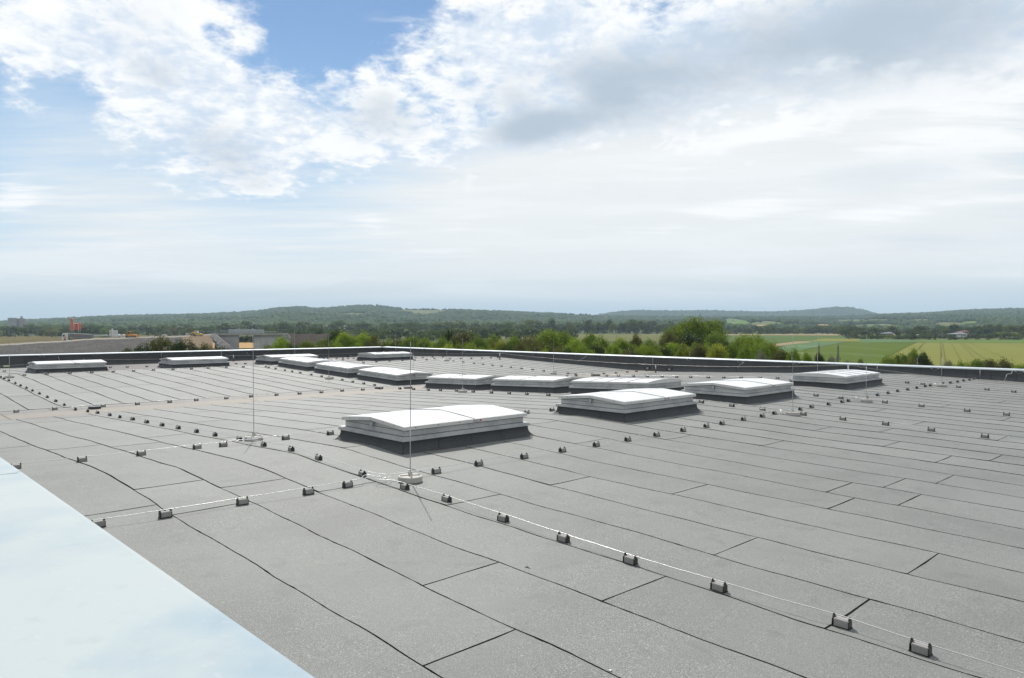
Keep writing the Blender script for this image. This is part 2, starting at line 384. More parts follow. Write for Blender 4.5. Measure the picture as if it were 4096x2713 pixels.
def leaf(name, base, trans, k=.45, rough=.55):
    m = bpy.data.materials.new(name); m.use_nodes = True; t = m.node_tree
    b = t.nodes['Principled BSDF']; out = t.nodes['Material Output']
    oi = t.nodes.new('ShaderNodeObjectInfo'); co = t.nodes.new('ShaderNodeNewGeometry')
    n = t.nodes.new('ShaderNodeTexNoise'); n.inputs['Scale'].default_value = .55; n.inputs['Detail'].default_value = 4
    t.links.new(co.outputs['Position'], n.inputs['Vector'])
    def vary(c, to):
        mr = t.nodes.new('ShaderNodeMapRange'); t.links.new(n.outputs[0], mr.inputs[0]); mr.inputs[1].default_value = .35; mr.inputs[2].default_value = .68
        mx = t.nodes.new('ShaderNodeMix'); mx.data_type = 'RGBA'; t.links.new(mr.outputs[0], mx.inputs[0])
        mx.inputs[6].default_value = (*c, 1); mx.inputs[7].default_value = (c[0] * 1.45, c[1] * 1.25, c[2] * .9, 1)
        r = t.nodes.new('ShaderNodeMapRange'); t.links.new(oi.outputs['Random'], r.inputs[0]); r.inputs[3].default_value = .82; r.inputs[4].default_value = 1.18
        v = t.nodes.new('ShaderNodeVectorMath'); v.operation = 'SCALE'; t.links.new(mx.outputs[2], v.inputs[0]); t.links.new(r.outputs[0], v.inputs[3])
        t.links.new(v.outputs[0], to)
    vary(base, b.inputs['Base Color']); b.inputs['Roughness'].default_value = rough; b.inputs['Specular IOR Level'].default_value = .03 if 'far' in name else .2
    tr = t.nodes.new('ShaderNodeBsdfTranslucent'); vary(trans, tr.inputs[0])
    mix = t.nodes.new('ShaderNodeMixShader'); mix.inputs[0].default_value = k
    t.links.new(b.outputs[0], mix.inputs[1]); t.links.new(tr.outputs[0], mix.inputs[2]); t.links.new(mix.outputs[0], out.inputs[0])
    return m
M['leaf_bright'] = leaf('leaf_bright_green', (.098, .160, .018), (.17, .26, .018), .36)
M['leaf_mid'] = leaf('leaf_mid_green', (.080, .128, .020), (.14, .215, .018), .34)
M['leaf_dark'] = leaf('leaf_dark_green', (.030, .050, .014), (.05, .08, .015), .28)
M['leaf_olive'] = leaf('leaf_olive', (.072, .082, .025), (.10, .115, .022), .28)
M['leaf_yellow'] = leaf('leaf_yellow_green', (.12, .15, .022), (.22, .27, .025), .42)
M['leaf_silver'] = leaf('leaf_silver', (.16, .18, .13), (.12, .14, .08), .35)
M['leaf_far'] = leaf('leaf_far_woods', (.045, .070, .028), (.07, .11, .03), .4, .8)
M['leaf_far2'] = leaf('leaf_far_pale', (.075, .095, .042), (.10, .13, .04), .4, .8)
def fieldmat(name, c1, c2, scale, rz, line=(.6, 1.), c3=None):
    m = mat(name, c1, .95, spec=.04, noise=[(.02, 5, .6, c2, .35, .7), (.35, 4, .35, c3 or c2)], coord='Object')
    t = m.node_tree; b = t.nodes['Principled BSDF']; src = b.inputs['Base Color'].links[0].from_socket
    co = t.nodes.new('ShaderNodeTexCoord'); mp = t.nodes.new('ShaderNodeMapping'); mp.inputs['Rotation'].default_value = (0, 0, rz)
    t.links.new(co.outputs['Object'], mp.inputs[0])
    w = t.nodes.new('ShaderNodeTexWave'); w.inputs['Scale'].default_value = scale; w.inputs['Distortion'].default_value = .6; w.inputs['Detail'].default_value = 3; w.inputs['Detail Scale'].default_value = .3
    t.links.new(mp.outputs[0], w.inputs['Vector'])
    r = t.nodes.new('ShaderNodeMapRange'); t.links.new(w.outputs[1], r.inputs[0]); r.inputs[3].default_value = line[0]; r.inputs[4].default_value = line[1]
    v = t.nodes.new('ShaderNodeVectorMath'); v.operation = 'SCALE'; t.links.new(src, v.inputs[0]); t.links.new(r.outputs[0], v.inputs[3]); t.links.new(v.outputs[0], b.inputs['Base Color'])
    return m
M['ground'] = mat('meadow', (.065, .078, .028), .95, spec=.04, noise=[(.03, 6, .6, (.09, .088, .035)), (.4, 5, .5, (.045, .056, .02))], bump=[(1, .5, .2)])
M['scrub'] = mat('rough_scrub', (.09, .088, .03), .95, spec=.04, noise=[(.05, 5, .7, (.12, .105, .042)), (.012, 3, .7, (.085, .050, .028), .45, .6)])
M['hill'] = mat('forest_floor', (.055, .075, .032), .95, spec=.04, noise=[(.012, 6, .6, (.045, .060, .030)), (.003, 4, .5, (.085, .095, .04), .5, .7)])

LINES={
 'main':[(-39.63, 5.78), (-38.86, 5.78), (-37.83, 5.8), (-36.55, 5.83), (-35.44, 5.83), (-34.3, 5.84), (-33.27, 5.86), (-32.12, 5.88), (-30.8, 5.88), (-29.52, 5.89), (-28.27, 5.89), (-26.64, 5.86), (-26.45, 5.91), (-25.82, 6.02), (-24.93, 6.08), (-23.66, 6.09), (-22.57, 6.07), (-21.46, 6.09), (-20.24, 6.08), (-18.99, 6.06), (-17.8, 6.04), (-16.64, 6.04), (-15.55, 6.03), (-14.3, 6.03), (-13.08, 5.98), (-12.03, 6.01), (-10.99, 5.98), (-9.55, 5.93), (-8.47, 5.95), (-7.58, 6.0), (-6.45, 5.98), (-5.43, 5.95), (-4.49, 5.93), (-3.5, 5.96), (-2.41, 6.02), (-1.81, 5.98)],
 'row1':[(-9.2, 2.24), (-9.15, 2.95), (-9.12, 3.88), (-9.09, 4.79), (-9.09, 5.4), (-9.0, 6.92), (-9.0, 7.8), (-8.97, 8.82), (-8.97, 8.82), (-8.94, 9.77), (-8.93, 10.72), (-8.92, 11.69), (-8.9, 12.65), (-8.9, 13.64), (-8.89, 14.57), (-8.9, 15.27), (-8.92, 16.3), (-8.92, 17.25), (-8.97, 18.0), (-8.95, 19.46), (-8.98, 20.24), (-8.97, 21.35), (-8.96, 22.3), (-8.96, 22.76), (-8.98, 24.28), (-9.03, 25.33), (-9.04, 26.32), (-9.09, 27.38), (-9.06, 28.3), (-9.08, 29.33), (-9.1, 30.35), (-9.1, 30.94), (-9.1, 32.48), (-8.99, 33.06), (-8.95, 33.87), (-8.94, 34.67), (-8.93, 35.49), (-8.96, 36.26), (-8.87, 36.69)],
 'row2':[(-13.82, 2.2), (-13.77, 3.12), (-13.73, 4.03), (-13.78, 5.01), (-13.71, 5.47), (-13.67, 6.71), (-13.67, 7.71), (-13.34, 13.21), (-13.31, 14.13)],
 'second':[(-39.43, 18.17), (-38.99, 18.14), (-38.17, 18.16), (-37.01, 18.14), (-36.14, 18.13), (-35.23, 18.13), (-34.02, 18.11), (-32.95, 18.11), (-31.96, 18.15), (-30.96, 18.12), (-29.9, 18.06), (-29.03, 18.11), (-28.18, 18.15), (-25.94, 17.98), (-25.21, 18.18), (-24.16, 18.17), (-23.37, 18.19), (-22.43, 18.27), (-21.43, 18.29), (-20.33, 18.25), (-19.35, 18.25), (-18.42, 18.24), (-17.35, 18.24), (-11.44, 18.47), (-10.48, 18.5), (-9.56, 18.5), (-8.43, 18.51), (-7.43, 18.53), (-6.4, 18.48), (-5.38, 18.38), (-4.31, 18.33)],
 'third':[(-10.21, 23.32), (-9.43, 23.35), (-8.11, 23.34), (-7.11, 23.38), (-5.9, 23.24), (-4.95, 23.16)],
 'fourth':[(-11.09, 31.37), (-10.06, 31.34), (-9.48, 31.3), (-8.23, 31.25), (-7.27, 31.12), (-6.42, 31.04)],
 'glow':[(-26.27, 29.07), (-26.21, 29.75), (-25.6, 30.4), (-24.73, 30.56), (-23.96, 30.59), (-22.89, 30.48), (-22.1, 30.59), (-21.19, 30.57), (-20.31, 30.55), (-19.58, 30.66), (-18.6, 30.64), (-17.85, 30.76), (-17.0, 30.82), (-16.09, 30.9), (-15.33, 31.04)],
 'valleyright':[(-26.97, 30.58), (-26.29, 31.16), (-26.21, 32.13), (-26.18, 33.19), (-26.19, 34.27), (-26.22, 34.38), (-26.19, 35.16), (-26.23, 36.27)],
 'valley':[(-27.23, 4.36), (-27.21, 5.4), (-27.13, 6.79), (-27.04, 7.83), (-27.0, 8.88), (-26.97, 9.79), (-26.88, 10.85), (-26.87, 11.8), (-26.83, 12.8), (-26.71, 13.71), (-26.69, 14.66), (-26.68, 15.61), (-26.6, 16.55), (-26.55, 17.41)],
 'faracross':[(-46.55, 6.94), (-40.15, 6.76), (-40.2, 7.67), (-40.15, 8.62), (-40.1, 9.55), (-40.12, 10.51), (-40.13, 11.46), (-40.15, 12.42), (-40.08, 13.37), (-40.03, 14.3), (-40.13, 15.23), (-40.06, 16.18), (-40.05, 17.15)],
 'farback':[(-46.64, 12.07), (-46.26, 12.86), (-45.88, 13.82), (-44.95, 18.78), (-44.26, 19.07), (-45.82, 18.62)],
 'fardiag':[(-39.9, 29.86), (-38.33, 30.95), (-37.23, 30.9), (-36.1, 30.87), (-35.23, 30.9), (-34.28, 30.86), (-33.43, 30.86), (-32.53, 30.82), (-31.56, 30.8), (-30.58, 30.76), (-29.63, 30.74), (-28.73, 30.76), (-27.74, 30.77)],
 'farrow':[(-39.94, 23.9), (-39.86, 24.86), (-39.88, 25.84), (-40.09, 26.99), (-40.12, 28.03), (-40.04, 28.98)],
 'farback2':[(-52.47, 29.05), (-51.95, 29.13), (-50.91, 29.3), (-50.16, 29.42), (-49.55, 29.52), (-48.91, 29.62), (-43.97, 31.88), (-43.83, 32.45), (-44.35, 33.78), (-43.72, 34.29)],
 'farmid':[(-45.6, 25.76), (-45.1, 26.46), (-40.63, 31.09), (-39.93, 31.94), (-39.81, 32.83), (-39.69, 33.71), (-39.66, 34.69), (-39.59, 35.5), (-39.49, 36.12)],
}
TERMS=[(-8.8, 6.28, 2.08), (-14.14, 6.26, 2.11), (-8.61, 18.28, 2.07), (-8.62, 23.23, 2.09), (-8.79, 31.19, 2.1), (-31.81, 17.88, 2.12), (-21.85, 18.1, 2.14), (-39.41, 6.07, 2.08), (-38.8, 30.75, 2.1), (-31.82, 22.93, 2.1), (-28.1, 29.95, 2.1), (-152.44, 77.09, 2.1), (-95.33, 37.84, 2.1), (-33.81, 76.94, 2.1), (-102.09, 69.94, 2.1)]
JOINTS=[(-5.39, 4.45), (-4.14, 3.54), (-4.04, 5.41), (-4.06, 7.3), (-2.47, 8.24), (-2.48, 6.37), (-10.72, 3.51), (-10.11, 4.23), (-9.76, 2.63), (-9.19, 3.45), (-16.12, 3.53), (-15.56, 4.5), (-9.09, 5.36), (-7.42, 6.35), (-7.35, 8.24), (-5.86, 9.19), (-8.52, 13.04), (-9.35, 11.08), (-7.15, 16.96), (-6.1, 17.88), (-4.04, 18.69), (-5.34, 15.9), (-4.12, 14.89), (-3.53, 15.78), (-4.47, 11.09), (-4.02, 12.01), (-3.58, 12.96), (-4.06, 10.13), (-3.49, 11.06), (-6.95, 14.07), (-6.81, 21.77), (-6.0, 19.81), (-6.44, 25.63), (-31.93, 5.26), (-33.76, 6.2), (-37.1, 7.12), (-39.12, 8.07), (-31.85, 7.15), (-33.68, 8.08), (-38.56, 9.0), (-39.03, 9.99), (-33.15, 8.91), (-33.61, 9.97), (-37.3, 10.94), (-31.84, 10.91), (-33.53, 11.86), (-35.68, 12.81), (-38.99, 11.88), (-33.47, 13.74), (-30.23, 12.78), (-38.89, 13.76), (-37.0, 14.76), (-35.5, 16.58), (-33.42, 15.59), (-31.55, 14.65), (-33.38, 17.5), (-30.16, 16.54)]
HAZE = 0.000115
LIT = ((-3.21, 4.01), (-5.08, 5.04), (-36.48, 9.02))

# ------------------------------------------------------------------ roof profile (two shallow ridges and a gutter valley)
PX_ = [-70., -56., -41.14, -27.72, -25.3, -11.77, -7.04, -2.64, 6.6]
PZ_ = [-.45, -.45, -.048, -.4924, -.4924, 0., -.154, -.253, -.44]
def Zr(x): return float(np.interp(x, PX_, PZ_))
def wob(x, y):
    return .004 * math.sin(x * 1.9 + y * .7) + .003 * math.sin(y * 3.1 - x * .8 + 1.3) + .0022 * math.sin(x * 4.7 + 2.1 * math.sin(y * 1.7))
Y0W, Y1W, X0W, X1W = 1.0, 36.9, -56.0, 3.0
roof = MB()
xs = sorted(set([X0W - .4, X1W] + [x for x in PX_ if X0W < x < X1W]))
for a, b in zip(xs[:-1], xs[1:]):
    za, zb = Zr(a) - .014, Zr(b) - .014
    roof.quad((a, 0, za), (b, 0, zb), (b, Y1W + .4, zb), (a, Y1W + .4, za))
for (a, b, c, d) in ((X0W - .4, 0, X1W, 0), (X1W, 0, X1W, Y1W + .4), (X1W, Y1W + .4, X0W - .4, Y1W + .4), (X0W - .4, Y1W + .4, X0W - .4, 0)):
    roof.quad((a, b, -7.2), (c, d, -7.2), (c, d, -.6), (a, b, -.6))
deck = roof.build('roof', M['tar'])
tag(deck, kind='structure')

PITCHY = .9407
YS0 = 3.0595
def edge(k, zone):             # wavy lap edge number k
    base = (YS0 if zone == 0 else 4.7936) + k * PITCHY
    ph = k * 1.7 + zone * 3
    return lambda x: base + .016 * math.sin(x * .8 + ph) + .010 * math.sin(x * 2.3 + ph * 2) + .005 * math.sin(x * 6.1 + ph * 3) 
def sheet(x0, x1, e0, e1, step, rnd, m, name='membrane_sheet', nc=4):
    """one lapped length of roofing felt with torn looking edges"""
    gb = .0022 if step < .3 else (.0065 if step < .5 else .011)
    g = lambda: gb + .0055 * rnd.random() + (.007 * rnd.random() if rnd.random() < .15 else 0)
    n = max(2, int((x1 - x0) / step)); mb = MB()
    X = [x0 + (x1 - x0) * i / n for i in range(n + 1)]
    ja, jb = .003 + .005 * rnd.random(), .003 + .006 * rnd.random()
    rows = []; lf = .0034 if step < .3 else (.0062 if step < .5 else .0095); k0 = rnd.random() * 6
    for i, x in enumerate(X):
        ya, yb = e0(x) + g(), e1(x) - g()
        row = []
        for j in range(nc + 1):
            y = ya + (yb - ya) * j / nc
            xx = x
            if i == 0: xx = x + ja + .004 * rnd.random() + .004 * math.sin(j * 2.1 + x)
            if i == n: xx = x - jb - .004 * rnd.random()
            lift = (lf if j == 0 else 0.) * (1 + .25 * math.sin(xx * 3.7 + k0)) + (.003 if i == n else 0)
            row.append((xx, y, Zr(xx) + wob(xx, y) * .8 + lift))
        rows.append(row)
    w = nc + 1
    for r in rows: mb.v += r
    nt_ = len(mb.v)
    for i in range(n):
        for j in range(nc):
            a = i * w + j; mb.f.append((a, a + w, a + w + 1, a + 1)); mb.m.append(0)
    border = [(i, 0) for i in range(n + 1)] + [(n, j) for j in range(1, w)] + [(i, nc) for i in range(n - 1, -1, -1)] + [(0, j) for j in range(nc - 1, 0, -1)]
    ids = [i * w + j for i, j in border]
    for q in ids: x, y, z = mb.v[q]; mb.v.append((x, y, Zr(x) - .014))
    L = len(ids)
    for i in range(L):
        a, b = ids[i], ids[(i + 1) % L]; mb.f.append((a, nt_ + i, nt_ + (i + 1) % L, b)); mb.m.append(1)
    return mb.build(name, [m, M['tar']], deck, smooth=False)
rs = random.Random(5)
def split(lo, hi, known, length, rnd, off):
    ks = sorted([k for k in known if lo + .6 < k < hi - .6])
    if not ks: ks = [lo + (off % 1.) * length + .8]
    out = list(ks)
    x = ks[0] - length
    while x > lo + 1.: out.append(x); x -= length
    x = ks[-1] + length
    while x < hi - 1.: out.append(x); x += length
    return [lo] + sorted(out) + [hi]
count = 0
for zone in (0, 1):
    lo, hi = ((-25.2, 2.2) if zone == 0 else (-41.6, -27.75))
    y00 = YS0 if zone == 0 else 4.7936
    kmin = -3 if zone == 0 else -5
    k = kmin
    while y00 + k * PITCHY < Y1W - .15:
        yc = y00 + (k + .5) * PITCHY
        e0, e1 = edge(k, zone), edge(k + 1, zone)
        if k == kmin: e0 = lambda x: .3
        if y00 + (k + 1) * PITCHY > Y1W - .15: e1 = lambda x: Y1W
        known = [j[0] for j in JOINTS if abs(j[1] - yc) < .3 and lo < j[0] < hi]
        hh = hi if zone else min(hi, max(-2.5, -.18 * yc + 2.2 + 1.5))
        cuts = split(lo, hh, known, 7.55, rs, (k * .37 + .2) % 1)
        for a, b in zip(cuts[:-1], cuts[1:]):
            near = a > -14 and yc < 14
            sheet(a, b, e0, e1,   .09 if near else (.35 if a > -26 else .7), rs, M['felt']); count += 1
        k += 1
# behind the far ridge the sheets are seen edge on: one length each
k = -5
while 4.7936 + k * PITCHY < Y1W - .15:
    e0, e1 = edge(k, 1), edge(k + 1, 1)
    if k == -5: e0 = lambda x: .3
    if 4.7936 + (k + 1) * PITCHY > Y1W - .15: e1 = lambda x: Y1W
    if count < 278: sheet(-56.0, -41.6, e0, e1, 1.4, rs, M['felt'], nc=2); count += 1
    k += 1
# the gutter is laid lengthwise
ycuts = [.3, 3.9, 11.4, 18.9, 26.4, 33.9, 36.9]
for (xa, xb) in ((-27.72, -26.9), (-26.88, -25.22)):
    for a, b in zip(ycuts[:-1], ycuts[1:]):
        if xb < -26.5: a, b = a + 1.4 * (a > 1), min(36.9, b + 1.4)
        e0 = (lambda q: (lambda x: q))(a); e1 = (lambda q: (lambda x: q))(b)
        mb = MB(); n = max(2, int((b - a) / .5))
        for i in range(n):
            ya = a + (b - a) * i / n + (.01 if i == 0 else 0); yb = a + (b - a) * (i + 1) / n - (.01 if i == n - 1 else 0)
            g = lambda y: .008 * math.sin(y * 1.3 + xa)
            P = [(xa + .01 + g(ya), ya), (xb - .01, ya), (xb - .01, yb), (xa + .01 + g(yb), yb)]
            mb.quad(*[(x, y, Zr(x) + wob(x, y) * .6) for x, y in P])
        mb.build('membrane_sheet', M['felt_valley'], deck); count += 1
print('sheets', count)

# ------------------------------------------------------------------ parapets
COPZ = .375
def parapet(axis, name_lbl, s0, s1, at, sgn, basez, group_cat='parapet wall'):
    """axis 'y': wall runs along y at x=at ; axis 'x': runs along x at y=at ; sgn = outward direction"""
    root = empty('parapet_wall', (0, 0, 0))
    tag(root, name_lbl, 'wall')
    def P(s, d, z): return (at + sgn * d, s, z) if axis == 'y' else (s, at + sgn * d, z)
    def hexs(mb, a, b, d0, d1, z0, z1):
        mb.hexa([P(a, d0, z0), P(b, d0, z0), P(b, d1, z0), P(a, d1, z0), P(a, d0, z1), P(b, d0, z1), P(b, d1, z1), P(a, d1, z1)] if (axis == 'x') == (sgn > 0) else
                [P(a, d0, z0), P(a, d1, z0), P(b, d1, z0), P(b, d0, z0), P(a, d0, z1), P(a, d1, z1), P(b, d1, z1), P(b, d0, z1)])
    mb = MB(); hexs(mb, s0, s1, .012, .42, -1.2, COPZ - .045); mb.build('core', M['tar'], root)
    r2 = random.Random(3)
    s = s0 + .1; w = .93
    while s < s1 - .1:
        e = min(s + w, s1)
        za, zb = basez(s), basez(e)
        mb = MB(); g = .006; j = .004 * r2.random()
        a, b = s + g, e - g
        prof = [(-.165, -.002), (-.13, .012), (-.03, .115), (0.0 - j, .17), (0.0 - j, 9)]
        for (d0, h0), (d1, h1) in zip(prof[:-1], prof[1:]):
            t = lambda zz_, h: min(COPZ - .03, zz_ + h) if h < 5 else COPZ - .03
            mb.quad(P(a, d0, t(za, h0)), P(b, d0, t(zb, h0)), P(b, d1, t(zb, h1)), P(a, d1, t(za, h1)))
        mb.build('membrane_sheet', M['felt_wall'], root)
        s = e
    # metal coping in lengths with a folded inner lip
    s = s0 - .02; i = 0; Lc = 3.14 if axis == 'y' else 3.24
    while s < s1:
        e = min(s + Lc, s1 + .02)
        mb = MB()
        prof = [(-.045, COPZ - .062), (-.055, COPZ - .058), (-.05, COPZ - .012), (-.035, COPZ), (.22, COPZ + .008), (.46, COPZ + .02), (.475, COPZ + .006), (.475, COPZ - .08)]
        a, b = s + .004, e - .004
        for (d0, z0), (d1, z1) in zip(prof[:-1], prof[1:]): mb.quad(P(a, d0, z0), P(b, d0, z0), P(b, d1, z1), P(a, d1, z1))
        q = [P(a, d, z) for d, z in prof]; mb.quad(*q); q = [P(b, d, z) for d, z in prof][::-1]; mb.quad(*q)
        mb.build('coping_sheet', M['coping'], root)
        # bonding strap and screw clamps over the joint
        mb = MB()
        mb.tube([P(e - .10, -.07, COPZ - .075), P(e - .10, -.07, COPZ + .012), P(e, .2, COPZ + .03), P(e + .10, .42, COPZ + .03)], .004, 5)
        for o_ in (-.14, .14): hexs(mb, e + o_ - .02, e + o_ + .02, -.085, -.05, COPZ - .10, COPZ - .03)
        mb.tube([P(e - .14, -.08, COPZ - .09), P(e - .06, -.09, COPZ - .17), P(e + .06, -.09, COPZ - .15), P(e + .14, -.08, COPZ - .09)], .0035, 5)
        if e < s1: mb.build('joint_clamp', M['mast'], root)
        s = e; i += 1
    return root
parapet('y', 'long dark felt covered parapet with bright metal coping on the left, below the gravel embankment', 1.0, 36.9, -56.0, -1, lambda s: -.45)
parapet('x', 'long dark felt covered parapet with bright metal coping along the right hand roof edge', -56.0, 3.0, 36.9, 1, Zr)

# near parapet the photographer leans on: wide sheet metal coping
near = empty('near_coping', (0, 0, 0)); tag(near, 'wide pale blue scuffed sheet metal coping at the lower left corner', 'coping')
mb = MB()
def nearsheet(x0, x1):
    mb = MB()
    for (y0, z0), (y1, z1) in zip([(-.32, 1.10), (-.31, 1.215), (.30, 1.207), (.955, 1.198), (.978, 1.192), (.98, 1.11), (.965, 1.10)][:-1], [(-.31, 1.215), (.30, 1.207), (.955, 1.198), (.978, 1.192), (.98, 1.11), (.965, 1.10)]):
        k = lambda x, y: y + (.033 + (x + 1.87) * .0066 if y > .5 else 0)
        mb.quad((x0, k(x0, y0), z0), (x1, k(x1, y0), z0), (x1, k(x1, y1), z1), (x0, k(x0, y1), z1))
    return mb.build('coping_sheet', M['nearmetal'], near)
for a, b in ((-18, -10.36), (-10.35, -5.98), (-5.97, -2.7 + 6)): nearsheet(a, b)
mb = MB(); mb.box(-18, 4, -.29, .86, -7, 1.15); mb.build('core', M['felt_wall'], near)
mb = MB(); mb.bbox(-6.02, -5.92, .80, .955, 1.19, 1.2015, .003); mb.build('joint_cover', M['nearmetal'], near)

# ------------------------------------------------------------------ skylights
def flash_piece(mb, P0, P1, Q0, Q1, n=3, b=0.215):
    """curved felt upstand between outer line P0-P1 (roof level) and inner line Q0-Q1 (height b)"""
    prev = None
    for i in range(n + 1):
        t = i / n; h = b * (t ** 1.25); s = 1 - (1 - t) ** 2.6
        a = (P0[0] + (Q0[0] - P0[0]) * s, P0[1] + (Q0[1] - P0[1]) * s, h)
        c = (P1[0] + (Q1[0] - P1[0]) * s, P1[1] + (Q1[1] - P1[1]) * s, h)
        if prev: mb.quad(prev[0], prev[1], c, a)
        prev = (a, c)
def skylight(Lx, Ly, vault):
    """footprint of the flange is x -Lx..0, y 0..Ly ; the long side runs along y"""
    root = empty('skylight')
    HB = .215
    out, inn = .115, -.03
    O = [(-Lx - out, -out), (out, -out), (out, Ly + out), (-Lx - out, Ly + out)]
    I = [(-Lx - inn, -inn), (inn, -inn), (inn, Ly + inn), (-Lx - inn, Ly + inn)]
    for s in range(4):
        p0, p1, q0, q1 = O[s], O[(s + 1) % 4], I[s], I[(s + 1) % 4]
        L = math.hypot(p1[0] - p0[0], p1[1] - p0[1]); n = max(2, round(L / .85))
        for i in range(n):
            a, b = i / n + .0018, (i + 1) / n - .0018
            lerp = lambda u, v, t: (u[0] + (v[0] - u[0]) * t, u[1] + (v[1] - u[1]) * t)
            mb = MB(); flash_piece(mb, lerp(p0, p1, a), lerp(p0, p1, b), lerp(q0, q1, a), lerp(q0, q1, b), 5)
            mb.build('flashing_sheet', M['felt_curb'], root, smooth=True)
    mb = MB()        # dark body closing the gaps behind the felt, and corner tongues lying on the roof
    mb.loft([[(x, y, -.02) for x, y in [(-Lx - .05, -.05), (.05, -.05), (.05, Ly + .05), (-Lx - .05, Ly + .05)]],
             [(x, y, .05) for x, y in [(-Lx + .05, .05), (-.05, .05), (-.05, Ly - .05), (-Lx + .05, Ly - .05)]],
             [(x, y, HB) for x, y in [(-Lx + .06, .06), (-.06, .06), (-.06, Ly - .06), (-Lx + .06, Ly - .06)]]])
    mb.build('upstand_core', M['tar'], root)
    # flange
    mb = MB(); mb.box(-Lx, 0, 0, Ly, HB + .002, HB + .058); mb.box(-Lx + .02, -.02, .02, Ly - .02, HB + .058, HB + .070)
    mb.build('flange', M['alu'], root)
    x0, x1, y0, y1 = -Lx + .10, -.10, .10, Ly - .10
    xm = (x0 + x1) / 2
    mb = MB()
    zt = .400
    mb.box(x0, x1, y0, y1, HB + .070, zt)
    if not vault:       # triangular ends under the two flaps
        for (a, b) in ((y0, y0 + .02), (y1 - .02, y1)):
            P = [(x0, a, zt), (x1, a, zt), (xm, a, zt + .07)]; Q = [(x, b, z) for x, _, z in P]
            mb.loft([P, Q])
    mb.build('curb', M['alu'], root)
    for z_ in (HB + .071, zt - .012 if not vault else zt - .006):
        mb = MB(); mb.box(x0 - .004, x1 + .004, y0 - .004, y1 + .004, z_, z_ + .007); mb.build('shadow_strip', M['plastic'], root)  # black strips painting the shadow lines above the flange and under the lid
    lx0, lx1, ly0, ly1 = -Lx + .045, -.045, .045, Ly - .045
    if not vault:
        RZ = .085
        for s in (0, 1):
            ex = lx0 if s == 0 else lx1; rx = xm + (-.006 if s == 0 else .006)
            F = MB(); th = .066; z0 = zt + .006
            def pt(t, y, z): return (ex + (rx - ex) * t, y, z0 + RZ * t + z)
            fw = .055
            def bar(t0, t1, ya, yb, zb, ztp):
                P = [pt(t0, ya, zb), pt(t1, ya, zb), pt(t1, yb, zb), pt(t0, yb, zb), pt(t0, ya, ztp), pt(t1, ya, ztp), pt(t1, yb, ztp), pt(t0, yb, ztp)]
                F.hexa(P if s == 0 else [P[i] for i in (1, 0, 3, 2, 5, 4, 7, 6)])
            tf = fw / abs(rx - ex)
            bar(0, tf, ly0, ly1, 0, th); bar(1 - tf, 1, ly0, ly1, 0, th)
            bar(tf, 1 - tf, ly0, ly0 + fw, 0, th); bar(tf, 1 - tf, ly1 - fw, ly1, 0, th)
            lid = F.build('lid_frame', M['alu_lid'], root)
            ymid = (ly0 + ly1) / 2 + .12
            for (ya, yb) in ((ly0 + fw * .3, ymid - .012), (ymid + .012, ly1 - fw * .3)):
                mb = MB(); n = 8
                for i in range(n):
                    t0, t1 = tf * .5 + (1 - tf) * i / n, tf * .5 + (1 - tf) * (i + 1) / n
                    h = lambda t: th + .003 + .003 * math.sin(math.pi * t)
                    mb.quad(*([pt(t0, ya, h(t0)), pt(t1, ya, h(t1)), pt(t1, yb, h(t1)), pt(t0, yb, h(t0))] if s == 0 else [pt(t0, yb, h(t0)), pt(t1, yb, h(t1)), pt(t1, ya, h(t1)), pt(t0, ya, h(t0))]))
                mb.build('pane', M['pane'], lid, smooth=True)
            mb = MB()
            mb.tube([pt(t, ymid, th + .006 + .006 * math.sin(math.pi * t)) for t in [tf * .3 + (1 - tf * .3) * i / 8 for i in range(9)]], .012, 6)
            mb.build('glazing_bar', M['alu'], lid)
            for i in range(6):
                yy = ly0 + (ly1 - ly0) * (i + .5) / 6
                x_ = ex + (-.003 if s == 0 else .003); mb = MB(); mb.box(min(ex, x_), max(ex, x_), yy - .008, yy + .008, z0 + .03, z0 + .046); mb.build('rivet', M['plastic'], lid)
            for t in (.3, .62):
                for y_, d in ((ly0, -.003), (ly1, .003)):
                    c = pt(t, y_, .03); mb = MB(); mb.box(c[0] - .008, c[0] + .008, min(y_, y_ + d), max(y_, y_ + d), c[2], c[2] + .016); mb.build('rivet', M['plastic'], lid)
        for y_, d in ((y0, -.05), (y1, .05)):
            mb = MB(); mb.box(xm - .035, xm + .035, min(y_, y_ + d), max(y_, y_ + d), zt + .015, zt + .075); mb.box(xm - .02, xm + .03, min(y_, y_ + d * 1.3), max(y_, y_ + d * 1.3), zt - .02, zt + .015)
            mb.build('hinge', M['alu'], root)
        mb = MB(); mb.box(lx1 + .001, lx1 + .006, (ly0 + ly1) / 2 + .08, (ly0 + ly1) / 2 + .21, zt + .012, zt + .07); mb.build('type_plate', M['alu'], root)
        mb = MB(); mb.box(lx1 + .001, lx1 + .005, (ly0 + ly1) / 2 + .24, (ly0 + ly1) / 2 + .29, zt + .02, zt + .06); mb.build('warning_sticker', M['redmark'], root)
    else:
        F = MB(); z0 = zt + .004; fw = .06
        for (a, b, c, d) in ((lx0, lx0 + fw, ly0, ly1), (lx1 - fw, lx1, ly0, ly1), (lx0 + fw, lx1 - fw, ly0, ly0 + fw), (lx0 + fw, lx1 - fw, ly1 - fw, ly1)):
            F.box(a, b, c, d, z0, z0 + .035); F.box(a + .012 * (a == lx0) + .0, b - .012 * (b == lx1), c + .012 * (c == ly0), d - .012 * (d == ly1), z0 + .035, z0 + .062)
        lid = F.build('lid_frame', M['alu_lid'], root)
        px0, px1 = lx0 + .03, lx1 - .03
        zc = lambda t: z0 + .060 + .075 * math.sin(math.pi * t) ** .9
        nseg = 4
